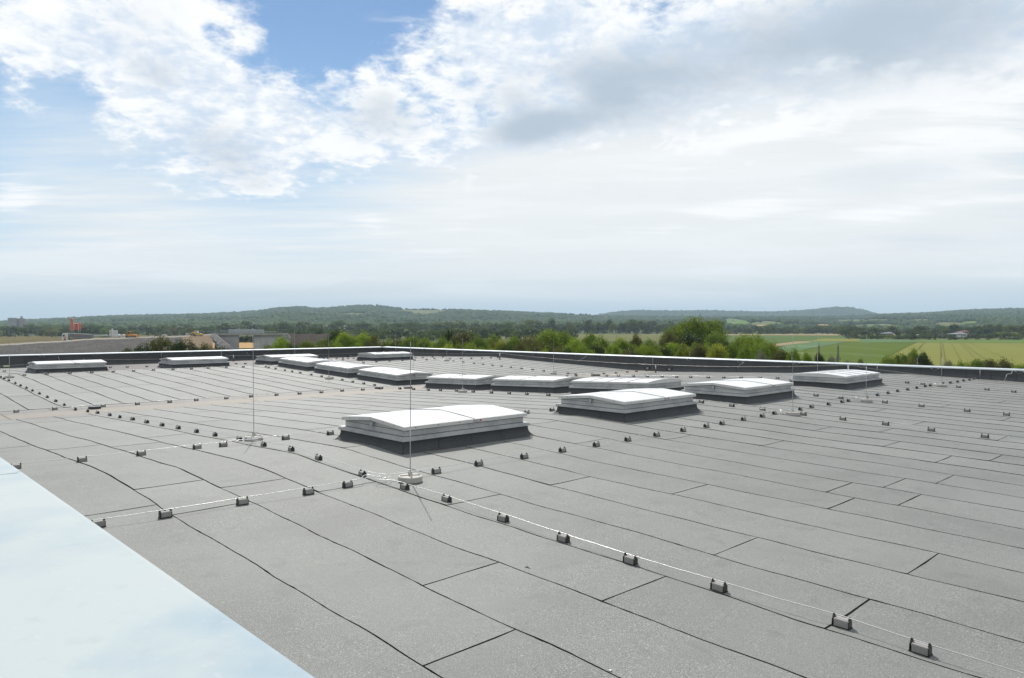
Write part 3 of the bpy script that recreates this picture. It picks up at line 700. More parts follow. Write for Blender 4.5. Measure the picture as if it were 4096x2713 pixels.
        for k in range(nseg):
            ya = ly0 + .03 + (ly1 - ly0 - .06) * k / nseg; yb = ly0 + .03 + (ly1 - ly0 - .06) * (k + 1) / nseg
            mb = MB(); n = 14
            for i in range(n):
                t0, t1 = i / n, (i + 1) / n
                f = lambda t, y: (px0 + (px1 - px0) * t, y, zc(t))
                mb.quad(f(t0, ya), f(t1, ya), f(t1, yb), f(t0, yb))
            mb.build('pane', M['pane'], lid, smooth=True)
            if k:
                mb = MB(); mb.tube([(px0 + (px1 - px0) * i / 14, ya, zc(i / 14) + .006) for i in range(15)], .011, 6); mb.build('glazing_bar', M['alu'], lid)
                mb = MB(); mb.box(lx1 - .03, lx1 + .004, ya - .03, ya + .03, z0 + .05, z0 + .075); mb.build('clip', M['wire'], lid)
        mb = MB(); mb.tube([(px0 + (px1 - px0) * .5, ly0 + .03, zc(.5) + .002), (px0 + (px1 - px0) * .5, ly1 - .03, zc(.5) + .002)], .006, 6); mb.build('ridge_bar', M['alu'], lid)
        for y_, rev in ((ly0 + .035, False), (ly1 - .035, True)):
            mb = MB(); pts = [(px0 + (px1 - px0) * i / 14, y_, zc(i / 14)) for i in range(15)] + [(px1, y_, z0 + .05), (px0, y_, z0 + .05)]
            mb.quad(*(pts[::-1] if not rev else pts)); mb.build('end_wall', M['alu_lid'], lid)
    return root
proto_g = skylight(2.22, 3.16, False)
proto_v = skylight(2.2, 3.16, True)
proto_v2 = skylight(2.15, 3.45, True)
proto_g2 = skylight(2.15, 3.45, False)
SK = [  # x, y of the near corner, long side along 'y' or 'x', vaulted?, label
    (-10.56, 7.39, 'y', 0, 'nearest and largest looking white skylight with two lid flaps, behind the nearest mast'),
    (-10.48, 13.62, 'y', 0, 'second nearest white skylight, its lid edge stained brown'),
    (-10.52, 19.36, 'y', 0, 'white gabled skylight right of centre with a glinting conductor at its foot'),
    (-10.50, 26.48, 'y', 3, 'vaulted white skylight standing rightmost, close in front of the right hand parapet'),
    (-13.95, 19.36, 'x', 1, 'vaulted white skylight half hidden behind the second nearest skylight'),
    (-18.08, 19.30, 'x', 0, 'white gabled skylight between the central mast and the half hidden vaulted skylight'),
    (-22.35, 19.22, 'x', 0, 'white gabled skylight directly behind the mast in the middle of the roof'),
    (-27.75, 19.08, 'x', 0, 'white gabled skylight just beyond the gutter, rear row'),
    (-32.05, 19.08, 'x', 1, 'vaulted white skylight, third from the far end of the staggered row'),
    (-36.4, 19.12, 'x', 1, 'vaulted white skylight, second from the far end of the staggered row'),
    (-41.15, 19.30, 'y', 0, 'farthest white gabled skylight at the end of the staggered row'),
    (-41.3, 13.72, 'y', 0, 'white gabled skylight left of centre in front of the left parapet'),
    (-41.3, 7.42, 'y', 0, 'leftmost white gabled skylight near the left edge of the photo'),
    (-41.0, 26.40, 'y', 2, 'small looking vaulted skylight closest to the far roof corner')]
used = set()
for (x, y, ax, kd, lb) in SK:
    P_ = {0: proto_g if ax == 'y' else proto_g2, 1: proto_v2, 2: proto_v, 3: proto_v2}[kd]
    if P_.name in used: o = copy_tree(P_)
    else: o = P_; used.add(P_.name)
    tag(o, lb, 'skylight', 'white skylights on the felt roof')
    W_ = 2.15
    if ax == 'y':
        zc_ = max(Zr(x), Zr(x - 2.05)) - .012
        o.location = (x, y, zc_ - .01)
    else:
        # long axis along -x, following the slope of the roof
        za, zb = Zr(x), Zr(x - 3.45)
        sl = math.atan2(za - zb, 3.45)
        d = Vector((math.cos(sl), 0, math.sin(sl)))        # +x along the roof
        # local y -> -d , local x -> world +y reversed so that the footprint spans y..y+W
        Yl = -d; Zl = Vector((-math.sin(sl), 0, math.cos(sl))); Xl = Yl.cross(Zl)
        m_ = Matrix((Xl, Yl, Zl)).transposed().to_4x4()
        # footprint x -Lx..0 : Xl points to +y or -y
        off = Vector((x, y + (W_ if Xl.y > 0 else 0), za))
        m_.translation = off
        o.matrix_world = m_

# ------------------------------------------------------------------ lightning protection on the roof
ORD = ['first', 'second', 'third', 'fourth', 'fifth', 'sixth', 'seventh', 'eighth', 'ninth', 'tenth', 'eleventh', 'twelfth', 'thirteenth', 'fourteenth', 'fifteenth', 'sixteenth', 'seventeenth', 'eighteenth', 'nineteenth', 'twentieth',
       'twenty-first', 'twenty-second', 'twenty-third', 'twenty-fourth', 'twenty-fifth', 'twenty-sixth', 'twenty-seventh', 'twenty-eighth', 'twenty-ninth', 'thirtieth', 'thirty-first', 'thirty-second', 'thirty-third', 'thirty-fourth', 'thirty-fifth', 'thirty-sixth', 'thirty-seventh', 'thirty-eighth', 'thirty-ninth', 'fortieth']
def holder():
    root = empty('rod_holder')
    mb = MB(); mb.bbox(-.055, .062, -.036, .036, .004, .068, .006); mb.build('concrete_block', M['concrete'], root)
    mb = MB(); mb.box(-.073, .073, -.040, .040, 0, .008); mb.build('tray', M['plastic'], root)
    for s in (-1, 1):
        mb = MB(); c = s * .062
        mb.box(min(c, c + s * .007), max(c, c + s * .007), -.034, .034, .008, .062)
        mb.loft([[(c - .010, -.018, .066), (c + .010, -.018, .066), (c + .010, .018, .066), (c - .010, .018, .066)],
                 [(c - .008, -.009, .080), (c + .008, -.009, .080), (c + .008, .009, .080), (c - .008, .009, .080)],
                 [(c - .007, -.006, .094), (c + .007, -.006, .094), (c + .007, .006, .094), (c - .007, .006, .094)]])
        mb.build('clip', M['plastic'], root)
    return root
def holder_small():
    mb = MB(); mb.bbox(-.052, .052, -.036, .036, .004, .068, .006)
    mb.mat = 1
    mb.box(-.073, .073, -.040, .040, 0, .008)
    for s in (-1, 1):
        c = s * .062; mb.box(c - .0085, c + .0065, -.0363, .0363, .008, .066); mb.box(c - .008, c + .008, -.010, .010, .067, .094)
    return mb.mesh('rod_holder')
hp = holder(); hp_used = False
hsm = holder_small(); hsm.materials.append(M['concrete']); hsm.materials.append(M['plastic'])
LN = {  # name: axis, words, counted from, extra rod ends
    'main': ('x', 'of the long conductor passing the nearest mast', 'far left end', (None, 1.2)),
    'row1': ('y', 'of the cross conductor at the nearest mast', 'lower left end', (1.0, 36.8)),
    'row2': ('y', 'of the conductor behind the nearest skylight', 'left end', (1.0, None)),
    'second': ('x', 'of the conductor along the staggered skylights', 'far left end', (None, 1.5)),
    'third': ('x', 'of the conductor at the fourth mast', 'left end', (-17, 0)),
    'fourth': ('x', 'of the conductor at the rightmost mast', 'left end', (-14, -3)),
    'glow': ('x', 'of the glinting conductor along the right parapet', 'far left end', (None, -12)),
    'valleyright': ('y', 'of the gutter row near the right parapet', 'near end', (None, None)),
    'valley': ('y', 'of the gleaming conductor along the gutter', 'left end', (1.0, 18.0)),
    'faracross': ('y', 'of the conductor before the two far left skylights', 'left end', (None, None)),
    'farback': ('y', 'of the row behind the two far left skylights', 'left end', (None, None)),
    'fardiag': ('x', 'of the long row crossing the far bay', 'far end', (None, None)),
    'farrow': ('y', 'of the row before the far corner skylight', 'left end', (None, None)),
    'farback2': ('y', 'of the row at the far left corner', 'left end', (None, None)),
    'farmid': ('y', 'of the row at the farthest mast', 'left end', (None, None))}
def uniq(pts, ai):
    pts = sorted(pts, key=lambda p: p[ai]); o = []
    for p in pts:
        if o and math.hypot(p[0] - o[-1][0], p[1] - o[-1][1]) < .25 : continue
        o.append(p)
    return o
rh = random.Random(11)
for ln, (ax, words, frm, ext) in LN.items():
    ai = 0 if ax == 'x' else 1
    pts = uniq(LINES[ln], ai)
    n = len(pts)
    for i, (x, y) in enumerate(pts):
        d = math.hypot(x, y)
        sl = math.atan2(Zr(x + .1) - Zr(x - .1), .2)
        if ax == 'x': rot = Euler((0, -sl, R(rh.uniform(-7, 7))), 'XYZ')
        else: rot = Euler((0, -sl, math.pi / 2 + R(rh.uniform(-7, 7))), 'XYZ')
        if ax == 'y': rot = Euler((sl, 0, math.pi / 2 + R(rh.uniform(-7, 7))), 'XYZ')
        z = Zr(x) + wob(x, y) * .6 + .002
        if d < 30:
            if not hp_used: o = hp; hp_used = True
            else: o = copy_tree(hp)
        else:
            o = bpy.data.objects.new('rod_holder', hsm); col.objects.link(o)
        o.location = (x, y, z); o.rotation_euler = rot
        mid = ORD[i] if i < n - 1 else 'last'
        tag(o, '%s concrete holder from the %s %s' % (mid, frm, words), 'rod holder', 'rod holders ' + words)
    # the conductor itself, sagging a little between its holders
    if ln == 'glow': pts = [p for p in pts if p[0] > -25.5]
    if ln in ('farback2', 'farmid', 'farback', 'valleyright'): 
        gap = [pts]
    P3 = []
    if ext[0] is not None and ext[0] < pts[0][ai]: P3.append((ext[0], pts[0][1]) if ax == 'x' else (pts[0][0], ext[0]))
    P3 += pts
    if ext[1] is not None and ext[1] > pts[-1][ai]: P3.append((ext[1], pts[-1][1]) if ax == 'x' else (pts[-1][0], ext[1]))
    path = []
    for i, (x, y) in enumerate(P3):
        path.append((x, y, Zr(x) + .090))
        if i < len(P3) - 1:
            x2, y2 = P3[i + 1]; L = math.hypot(x2 - x, y2 - y)
            if L < 6:
                for t in (.25, .5, .75):
                    sag = .005 * min(1.3, L) * math.sin(math.pi * t) * rh.uniform(.1, 1.1)
                    xx = x + (x2 - x) * t; path.append((xx, y + (y2 - y) * t + rh.uniform(-.006, .006), Zr(xx) + .090 - sag))
            else:
                for t in [j / 12 for j in range(1, 12)]:
                    xx = x + (x2 - x) * t; path.append((xx, y + (y2 - y) * t, Zr(xx) + .09))
    mb = MB(); mb.tube(path, .0041, 6)
    tag(mb.build('conductor_rod', M['wire'], smooth=True), 'thin aluminium rod ' + words.replace('of the', 'forming the', 1) if 'conductor' in words else 'thin aluminium rod carried by the ' + words[7:], 'conductor')
def bent(pts, label, r=.0048):
    mb = MB(); mb.tube([(x, y, Zr(x) + h) for x, y, h in pts], r, 6)
    o = mb.build('connector_wire', M['wire'], smooth=True)
    return tag(o, label, 'wire')
def smoothpts(p, n=3):
    for _ in range(n):
        q = [p[0]]
        for a, b in zip(p[:-1], p[1:]):
            q.append(tuple(a[i] * .75 + b[i] * .25 for i in range(3))); q.append(tuple(a[i] * .25 + b[i] * .75 for i in range(3)))
        q.append(p[-1]); p = q
    return p
h = .092
bent(smoothpts([(-9.55, 5.93, h), (-9.24, 5.95, h), (-9.09, 6.05, h), (-9.02, 6.0, h), (-9.0, 5.82, h), (-8.9, 5.74, h), (-8.78, 5.88, h), (-8.61, 5.92, h), (-8.47, 5.95, h)], 2), 'S bent expansion wire in front of the nearest mast disc')
bent(smoothpts([(-9.08, 5.40, h), (-9.05, 5.58, h), (-9.12, 5.66, h), (-9.22, 5.74, h), (-9.23, 5.82, h), (-9.0, 5.86, h), (-8.88, 5.94, h), (-8.91, 6.0, h), (-9.0, 6.06, h), (-9.03, 6.19, h), (-8.97, 6.45, h), (-9.0, 6.9, h)], 2), 'second bent wire crossing the first one at the nearest mast')
for nm, (x, y) in {'the mast left of the nearest skylight': (-13.75, 5.98), 'the third mast on the right': (-9.0, 18.2), 'the fourth mast on the right': (-9.0, 23.2), 'the rightmost mast': (-9.1, 31.15), 'the gutter on the left': (-27.0, 5.9), 'the gutter below the staggered skylights': (-26.55, 17.9), 'the gutter by the right parapet': (-26.1, 30.4), 'the farthest mast': (-39.9, 30.2), 'the far left skylights': (-40.0, 17.8)}.items():
    bent(smoothpts([(x - .45, y - .02, h), (x - .15, y + .02, h), (x - .05, y + .16, h), (x + .12, y + .10, h), (x + .10, y - .12, h), (x + .3, y - .06, h), (x + .5, y, h)], 2), 'looped expansion wire beside ' + nm, .006)
    bent(smoothpts([(x, y - .5, h), (x - .02, y - .2, h), (x + .14, y - .04, h), (x + .02, y + .1, h), (x - .02, y + .35, h), (x, y + .6, h)], 2), 'bent cross wire beside ' + nm, .006)
# air terminals
def mast(hgt):
    root = empty('lightning_mast')
    mb = MB(); n = 28
    ring = lambda r, z: [(r * math.cos(2 * math.pi * k / n), r * math.sin(2 * math.pi * k / n), z) for k in range(n)]
    mb.loft([ring(.170, .003), ring(.180, .012), ring(.180, .078), ring(.172, .090), ring(.06, .094)])
    mb.build('concrete_disc', M['disc'], root)
    mb = MB(); mb.box(-.012, .012, -.15, .15, .0945, .104); mb.box(-.15, .15, -.012, .012, .0955, .106); mb.bbox(-.03, .03, -.03, .03, .094, .15, .006)
    mb.build('foot', M['disc'], root)
    mb = MB(); mb.tube([(0, 0, .09), (0, 0, hgt * .52)], .0072, 8); mb.build('lower_tube', M['mast'], root, smooth=True)
    mb = MB(); mb.tube([(0, 0, hgt * .515), (0, 0, hgt * .53)], .0088, 8); mb.build('sleeve', M['mast'], root)
    mb = MB(); mb.tube([(0, 0, hgt * .525), (0, 0, hgt - .02), (0, 0, hgt)], [.0050, .0050, .002], 8); mb.build('upper_rod', M['mast'], root, smooth=True)
    mb = MB(); mb.box(-.03, .02, -.012, .012, .16, .18); mb.tube([(.02, 0, .17), (.10, 0, .15), (.16, .03, .10)], .004, 5); mb.build('clamp', M['wire'], root)
    return root
mp = mast(2.10)
ML = ['nearest tall lightning mast, standing on its disc in front of the nearest skylight', 'second nearest lightning mast, left of the nearest skylight', 'third lightning mast, thin rod right of the two flap skylight right of centre', 'fourth lightning mast, in front of the rightmost vaulted skylight',
      'rightmost lightning mast, on a pale disc near the right parapet', 'lightning mast in front of the second vaulted skylight of the staggered row', 'lightning mast in the middle, in front of the gabled skylights of the staggered row', 'lightning mast at the left edge beside the leftmost skylight',
      'farthest lightning mast on its disc in the middle of the far roof bay']
for i, (x, y, hh) in enumerate(TERMS[:9]):
    o = mp if i == 0 else copy_tree(mp)
    o.location = (x, y, Zr(x)); o.scale = (1, 1, hh / 2.1)
    o.rotation_euler = (R(rh.uniform(-.5, .5)), R(rh.uniform(-.5, .5)), rh.uniform(0, 3))
    tag(o, ML[i], 'lightning mast', 'lightning masts')
lean = {0: (0, -.1)}
for (x, y, hh, lb) in ((-31.82, 22.93, 2.1, 'lightning mast behind the gabled skylight beyond the gutter'), (-28.1, 29.95, 2.1, 'lightning mast whose foot is hidden behind the gabled skylight of the middle'),
                       (-42, 21.24, 2.12, 'lightning mast behind the far end of the staggered skylights'), (-43, 17.07, 2.05, 'lightning mast right of the far left of centre skylight'),
                       (-42, 28.78, 2.05, 'lightning mast behind the small far corner skylight')):
    o = copy_tree(mp); o.location = (x, y, Zr(x)); o.scale = (1, 1, hh / 2.1); tag(o, lb, 'lightning mast', 'lightning masts')
# the one behind the rightmost skylight
o = copy_tree(mp); o.location = (-14.0, 32.1, Zr(-14.0)); o.scale = (1, 1, 2.02 / 2.1); tag(o, 'lightning mast rising behind the rightmost vaulted skylight', 'lightning mast', 'lightning masts')
# short rods fixed to the parapet coping
srp = None
words = ['farthest', 'second farthest', 'third farthest', 'middle', 'third nearest', 'second nearest', 'nearest']
def shortrod(x, y, z0, lb):
    mb = MB(); mb.tube([(x, y, z0 - .02), (x, y, .76), (x, y, .78)], [.0075, .0075, .002], 6)
    tag(mb.build('short_lightning_rod', M['mast'], smooth=True), lb, 'lightning rod', 'short lightning rods on the coping')
for w_, x in zip(words, (-49.75, -43.12, -36.54, -30.06, -23.71, -17.51, -11.45)): shortrod(x, 37.0, COPZ, '%s short rod standing on the right hand coping' % w_)
for w_, y in (('near', 18.46), ('far', 31.1), ('corner', 36.95)): shortrod(-56.15, y, COPZ, '%s short rod standing on the left hand coping' % w_)

# safety line
def lpost(x, y, lb, hgt=.47):
    root = empty('safety_post', (x, y, Zr(x)))
    mb = MB(); mb.loft([[(r * math.cos(t), r * math.sin(t), z) for t in [k * math.pi / 6 for k in range(12)]] for r, z in ((.10, 0), (.07, .012), (.042, .03), (.038, .24))]); mb.build('felt_collar', M['tar'], root, smooth=True)
    mb = MB(); mb.tube([(0, 0, .2), (0, 0, hgt - .03)], .03, 10); mb.build('post', M['white'], root, smooth=True)
    mb = MB(); mb.box(-.06, .06, -.012, .012, hgt - .03, hgt + .012); mb.build('cable_eye', M['wire'], root)
    tag(root, lb, 'post', 'posts of the safety line')
lx = [(-13.84, .48), (-24.78, .485), (-38.2, .465), (-52.9, .45)]
lpost(-13.84, 35.1, 'safety line post behind the rightmost vaulted skylight'); lpost(-24.78, 35.1, 'black footed safety line post in front of the two wall outlets'); lpost(-38.2, 35.1, 'safety line post in front of the right parapet, near the far corner')
lpost(-52.9, 35.0, 'safety line post hidden behind the small far corner skylight'); lpost(-54.0, 22.36, 'safety line post between the two far left skylights and the mast'); lpost(-54.0, 12.4, 'safety line post above the leftmost skylight')
def cable(pts, sag, lb):
    path = []
    for (a, b) in zip(pts[:-1], pts[1:]):
        a, b = Vector(a), Vector(b)
        for i in range(16):
            t = i / 16; p = a.lerp(b, t); p.z -= sag * 4 * t * (1 - t) ; path.append(p)
    path.append(Vector(pts[-1]))
    mb = MB(); mb.tube(path, .006, 6); tag(mb.build('safety_cable', M['cable'], smooth=True), lb, 'cable')
pz = lambda x, hh: Zr(x) + hh
cable([(-2.0, 35.1, pz(-2, .3)), (-7.5, 35.1, pz(-7.5, .12)), (-13.84, 35.1, pz(-13.84, .47)), (-24.78, 35.1, pz(-24.78, .475)), (-38.2, 35.1, pz(-38.2, .455)), (-52.9, 35.0, pz(-52.9, .45))], .10, 'slack steel safety cable hanging between posts along the right parapet')
cable([(-52.9, 35.0, pz(-52.9, .45)), (-54.0, 22.36, pz(-54, .44)), (-54.0, 12.4, pz(-54, .46)), (-54.0, 2, pz(-54, .1))], .12, 'slack steel safety cable hanging in front of the left parapet')

# bonding wires, outlets, drains, sign
def wallwire(pts, lb, m='alu', r=.009):
    mb = MB(); mb.tube(pts, r, 6); tag(mb.build('bonding_wire', M[m], smooth=True), lb, 'wire')
yw = 36.78
wallwire([(-43.97, yw, .26), (-44.2, yw - .05, .21), (-44.5, yw - .1, .14)], 'short slanting wire on the right parapet near the far corner')
wallwire([(-31.48, yw, .26), (-31.8, yw - .05, .08), (-32.15, yw - .08, -.06)], 'slanting bright wire on the parapet above the far roof bay')
wallwire([(-32.15, yw, -.06), (-32.18, yw, -.40)], 'dark hose going down below the slanting bright wire', 'plastic', .014)
wallwire([(-20.08, yw, .28), (-20.25, yw - .05, .14), (-20.44, yw - .08, .02), (-20.44, yw, -.25)], 'slanting wire on the parapet above the glinting conductor')
wallwire([(-7.67, yw, .30), (-7.70, yw, .20), (-7.85, yw - .06, .17), (-7.9, yw - .05, 0), (-7.91, yw - .2, -.12)], 'Z bent wire on the parapet at the right edge of the photo')
wallwire([(-26.17, yw, .30), (-26.19, yw, -.40)], 'vertical wire on the parapet beside the two outlets')
wallwire([(-13.14, yw, .30), (-13.16, yw, -.05)], 'vertical wire on the parapet right of the rightmost skylight')
wallwire([(-8.86, yw, .30), (-8.86, yw, -.09)], 'vertical wire where the cross conductor meets the right parapet')
wallwire([(-55.86, 11.31, .22), (-55.8, 11.39, -.05)], 'short bright wire on the left parapet above the leftmost skylight', 'wire', .012)
wallwire([(-55.86, 24.16, .22), (-55.75, 24.4, -.14)], 'short bright wire on the left parapet near the safety post')
wallwire([(-55.86, 17.81, .3), (-55.86, 17.81, -.05)], 'thin vertical wire on the left parapet')
for (x0, x1, z0, z1, lb) in ((-26.80, -26.46, -.40, -.30, 'left one of two rectangular wall outlets in the right parapet'), (-25.18, -24.86, -.40, -.30, 'right one of two rectangular wall outlets in the right parapet')):
    root = empty('wall_outlet', ((x0 + x1) / 2, 36.8, z0)); w = (x1 - x0) / 2
    mb = MB(); mb.box(-w - .03, w + .03, 0, .06, -.03, .13); mb.build('frame', M['tar'], root)
    mb = MB(); mb.box(-w * .4, w * .7, -.006, -.001, .01, .09); mb.build('pale_plate', M['rubble'], root)  # pale plate coloured like the light seen through the opening
    tag(root, lb, 'outlet', 'wall outlets')
root = empty('wall_outlet', (-55.85, 33.43, -.42))
mb = MB(); mb.box(-.06, .0, -.2, .2, 0, .14); mb.build('frame', M['tar'], root)
mb = MB(); mb.box(0.001, .05, -.05, .15, .02, .11); mb.build('pale_plate', M['rubble'], root); tag(root, 'pale wall outlet in the left parapet near the far corner', 'outlet', 'wall outlets')
mb = MB(); mb.box(-55.86, -55.84, 8.28, 8.60, -.37, -.25); tag(mb.build('sign_board', M['sign']), 'small lime green board on the left parapet beside the leftmost mast', 'sign')
def drain(x, y, lb):
    root = empty('roof_drain', (x, y, Zr(x)))
    n = 20; ring = lambda r, z: [(r * math.cos(2 * math.pi * k / n), r * math.sin(2 * math.pi * k / n), z) for k in range(n)]
    mb = MB(); mb.loft([ring(.19, .0), ring(.185, .055), ring(.17, .065)]); mb.build('strainer', M['plastic'], root)
    mb = MB(); mb.loft([ring(.195, .066), ring(.195, .082), ring(.15, .09)]); mb.build('cap', M['greyroof'], root)
    tag(root, lb, 'drain', 'roof drains in the gutter')
drain(-26.70, 6.43, 'black round roof drain in the gutter at the left'); drain(-26.08, 18.51, 'dark roof drain beside the mast pole in the middle of the gutter'); drain(-26.9, 18.0 - .45, 'small metal roof drain left of the gabled skylight beyond the gutter'); drain(-25.72, 30.91, 'far dark roof drain near the right parapet')

for (x, y, lb) in ((LIT[0][0], LIT[0][1], 'tiny white paper scrap on the felt at the lower edge of the photo'),):
    mb = MB(); mb.loft([[(x - .012, y - .008, Zr(x) + .004), (x + .011, y - .010, Zr(x) + .003), (x + .013, y + .009, Zr(x) + .005), (x - .009, y + .011, Zr(x) + .004)], [(x - .010, y - .006, Zr(x) + .009), (x + .010, y - .009, Zr(x) + .012), (x + .012, y + .008, Zr(x) + .014), (x - .008, y + .010, Zr(x) + .008)]])
    tag(mb.build('litter', M['white']), lb, 'litter')
for (x, y, lb) in ((LIT[1][0], LIT[1][1], 'dark twig on the felt below the central wire'), (LIT[2][0], LIT[2][1], 'dark leaf on the felt right of the leftmost skylight')):
    mb = MB(); mb.tube([(x - .03, y - .01, Zr(x) + .006), (x, y + .006, Zr(x) + .012), (x + .035, y, Zr(x) + .006)], [.004, .007, .003], 5); tag(mb.build('twig', M['wood']), lb, 'twig')

# ------------------------------------------------------------------ land around the building
GZ = -7.0
HOR = 1308.0
def GP(px, D, z=GZ):
    """point at forward distance D metres in the direction the photograph column px looks"""
    p = FW * D + RT * (D * (px - 2048) / FPX)
    return Vector((p.x, p.y, z))
def ZY(py, D): return CAMZ - (py - HOR) / FPX * D
def DG(py, z=GZ): return (CAMZ - z) * FPX / (py - HOR)      # where level ground shows at row py
mb = MB(); mb.quad((-14000, -14000, GZ - .05), (14000, -14000, GZ - .05), (14000, 14000, GZ - .05), (-14000, 14000, GZ - .05))
tag(mb.build('ground', M['ground']), kind='structure')
SKA = [(-2500, 1300), (-600, 1290), (0, 1284), (100, 1277), (200, 1273), (300, 1268), (450, 1260), (600, 1257), (700, 1256), (800, 1253), (950, 1246), (1050, 1238), (1130, 1226), (1180, 1224), (1210, 1223), (1245, 1230), (1300, 1228), (1340, 1226), (1400, 1221), (1450, 1218), (1520, 1219), (1590, 1229), (1650, 1233), (1800, 1234), (2000, 1240), (2100, 1245), (2200, 1249), (2390, 1258), (2600, 1263), (3000, 1264), (3300, 1263), (3450, 1258), (3520, 1254), (3600, 1252), (3700, 1249), (3800, 1241), (3900, 1236), (4000, 1233), (4096, 1231), (4700, 1224), (6500, 1240)]
SKB = [(2200, 1300), (2380, 1262), (2430, 1252), (2500, 1243), (2560, 1241), (2700, 1243), (2860, 1241), (2900, 1243), (3050, 1247), (3130, 1245), (3200, 1242), (3260, 1237), (3300, 1231), (3340, 1228), (3400, 1230), (3450, 1238), (3490, 1249), (3530, 1262), (3700, 1300)]
def sky_y(t, px): return np.interp(px, [a for a, _ in t], [b for _, b in t])
def nz(x, y, s): return np.sin(x / s + 1.3 * np.sin(y / s * .7)) * np.cos(y / s * 1.1 + 1.7 * np.sin(x / s * .6))
def terr(px, D, T=SKA, Dc=3000., D0=950.):
    px = np.asarray(px, float); D = np.asarray(D, float)
    zc = CAMZ + (HOR - sky_y(T, px)) / FPX * Dc - 9
    t = np.clip((D - D0) / (Dc - D0), 0, 1.25)
    s = np.where(t <= 1, t ** 1.45, 1 - (t - 1) * 3)
    z = GZ + (zc - GZ) * s
    X = D; Y = D * (px - 2048) / FPX
    z = z + np.sin(np.clip(t, 0, 1) * np.pi) * (7 * nz(X, Y, 170.) + 4 * nz(X + 300, Y, 80.))
    return z
def gridhill(name, T, Dc, D0, pxs, Ds):
    PXg, Dg = np.meshgrid(pxs, Ds)
    z = terr(PXg, Dg, T, Dc, D0)
    z = np.where(Dg > Dc * 1.12, z - (Dg - Dc * 1.12) * .3, z)
    fx = FW.x * Dg + RT.x * Dg * (PXg - 2048) / FPX; fy = FW.y * Dg + RT.y * Dg * (PXg - 2048) / FPX
    V = np.stack([fx, fy, z], -1).reshape(-1, 3)
    nx, ny = len(pxs), len(Ds)
    i = np.arange(ny - 1)[:, None] * nx + np.arange(nx - 1)[None]
    F = np.stack([i, i + 1, i + 1 + nx, i + nx], -1).reshape(-1, 4)
    o = bpy.data.objects.new(name, npmesh(name, V, F, [M['hill']], smooth=True)); col.objects.link(o)
    return tag(o, kind='structure')
gridhill('hills', SKA, 3000., 950., np.arange(-2500, 6501, 30.), np.concatenate([np.arange(955, 3000, 45.), np.arange(3000, 3700, 60.)]))
gridhill('far_hill', SKB, 4600., 3200., np.arange(2150, 3720, 20.), np.arange(3200, 5200, 60.))

# fields: (corner list in columns and distances) on level ground, and patches on the rising land
M['f_olive'] = fieldmat('olive_crop', (.112, .116, .040), (.094, .103, .034), .5, AZ + R(8), (.9, 1.05))
M['f_wheat'] = fieldmat('unripe_wheat', (.155, .160, .040), (.132, .142, .036), .9, AZ + R(12), (.96, 1.02))
M['f_green'] = fieldmat('green_crop', (.066, .102, .013), (.082, .114, .017), .32, AZ + R(-62), (.80, 1.06))
M['f_cabbage'] = fieldmat('blue_green_crop', (.085, .140, .066), (.074, .125, .048), .6, AZ, (.85, 1.1))
M['f_mid'] = fieldmat('mid_green_crop', (.072, .112, .030), (.062, .096, .025), .4, AZ + R(80), (.85, 1.08))
M['f_tan'] = fieldmat('ripe_grain', (.36, .23, .10), (.30, .20, .09), .3, AZ, (.92, 1.03))
M['f_tan2'] = fieldmat('stubble', (.25, .195, .11), (.20, .16, .09), .3, AZ, (.92, 1.03))
M['f_pale'] = fieldmat('pale_grass', (.115, .13, .055), (.095, .11, .045), .3, AZ, (.92, 1.05))
M['f_bright'] = fieldmat('bright_meadow', (.095, .15, .034), (.08, .125, .03), .3, AZ, (.92, 1.05))
lift_ = [0.]
def field(name, poly, m, z=GZ):
    """poly: photograph columns and rows, projected to the level plain"""
    lift_[0] += .012
    pts = [GP(px, DG(py, z), z + lift_[0]) for px, py in poly]
    mb = MB(); mb.quad(*pts)
    o = mb.build(name, m); 
    if o.data.polygons[0].normal.z < 0:
        o.data.flip_normals()
    return tag(o, kind='structure')
field('olive_field', [(1950, 1362), (2700, 1366), (2700, 1335.5), (1850, 1335.5)], M['f_olive'])
field('stubble_strip', [(2600, 1337.2), (2600, 1335.6), (3420, 1336), (3600, 1336), (3600, 1343), (2890, 1341)], M['f_tan2'])
field('mid_green_field', [(2300, 1500), (2760, 1341.3), (3395, 1343), (3395, 1356), (3260, 1364.5), (3180, 1366), (3080, 1378), (2950, 1386)], M['f_mid'])
field('bare_earth_patch', [(2990, 1391), (3085, 1378.5), (3180, 1366.5), (3253, 1365), (3240, 1370), (3150, 1380), (3060, 1393)], M['f_tan2'])
field('pale_crop_strip', [(3236, 1367), (3285, 1354.5), (3443, 1356), (3434, 1367.5), (3260, 1365.8)], M['f_wheat'])
field('blue_green_field', [(3020, 1420), (3150, 1380.5), (3240, 1370.5), (3255, 1366), (3390, 1368), (3340, 1377), (3262, 1391), (3200, 1403), (3080, 1425)], M['f_cabbage'])
field('cabbage_strip', [(3434, 1370), (3443, 1356.5), (3650, 1360), (3705, 1369.5)], M['f_cabbage'])
field('green_field', [(2900, 1475), (3080, 1428), (3200, 1404), (3264, 1392), (3342, 1378), (3395, 1369), (3420, 1370), (3664, 1371), (3606, 1399), (3540, 1437), (3480, 1490), (3420, 1560), (2900, 1560)], M['f_green'])
field('wheat_field', [(3420, 1562), (3482, 1491), (3542, 1438), (3608, 1400), (3668, 1371), (4500, 1376), (5200, 1380), (5200, 1700), (3600, 1700)], M['f_wheat'])
field('green_strip', [(3707, 1370.4), (3640, 1360.5), (4500, 1362.5), (4500, 1375), (3668, 1370.6)], M['f_bright'])
field('pale_meadow_strip', [(3680, 1360), (3700, 1354), (4500, 1353), (4500, 1362)], M['f_pale'])
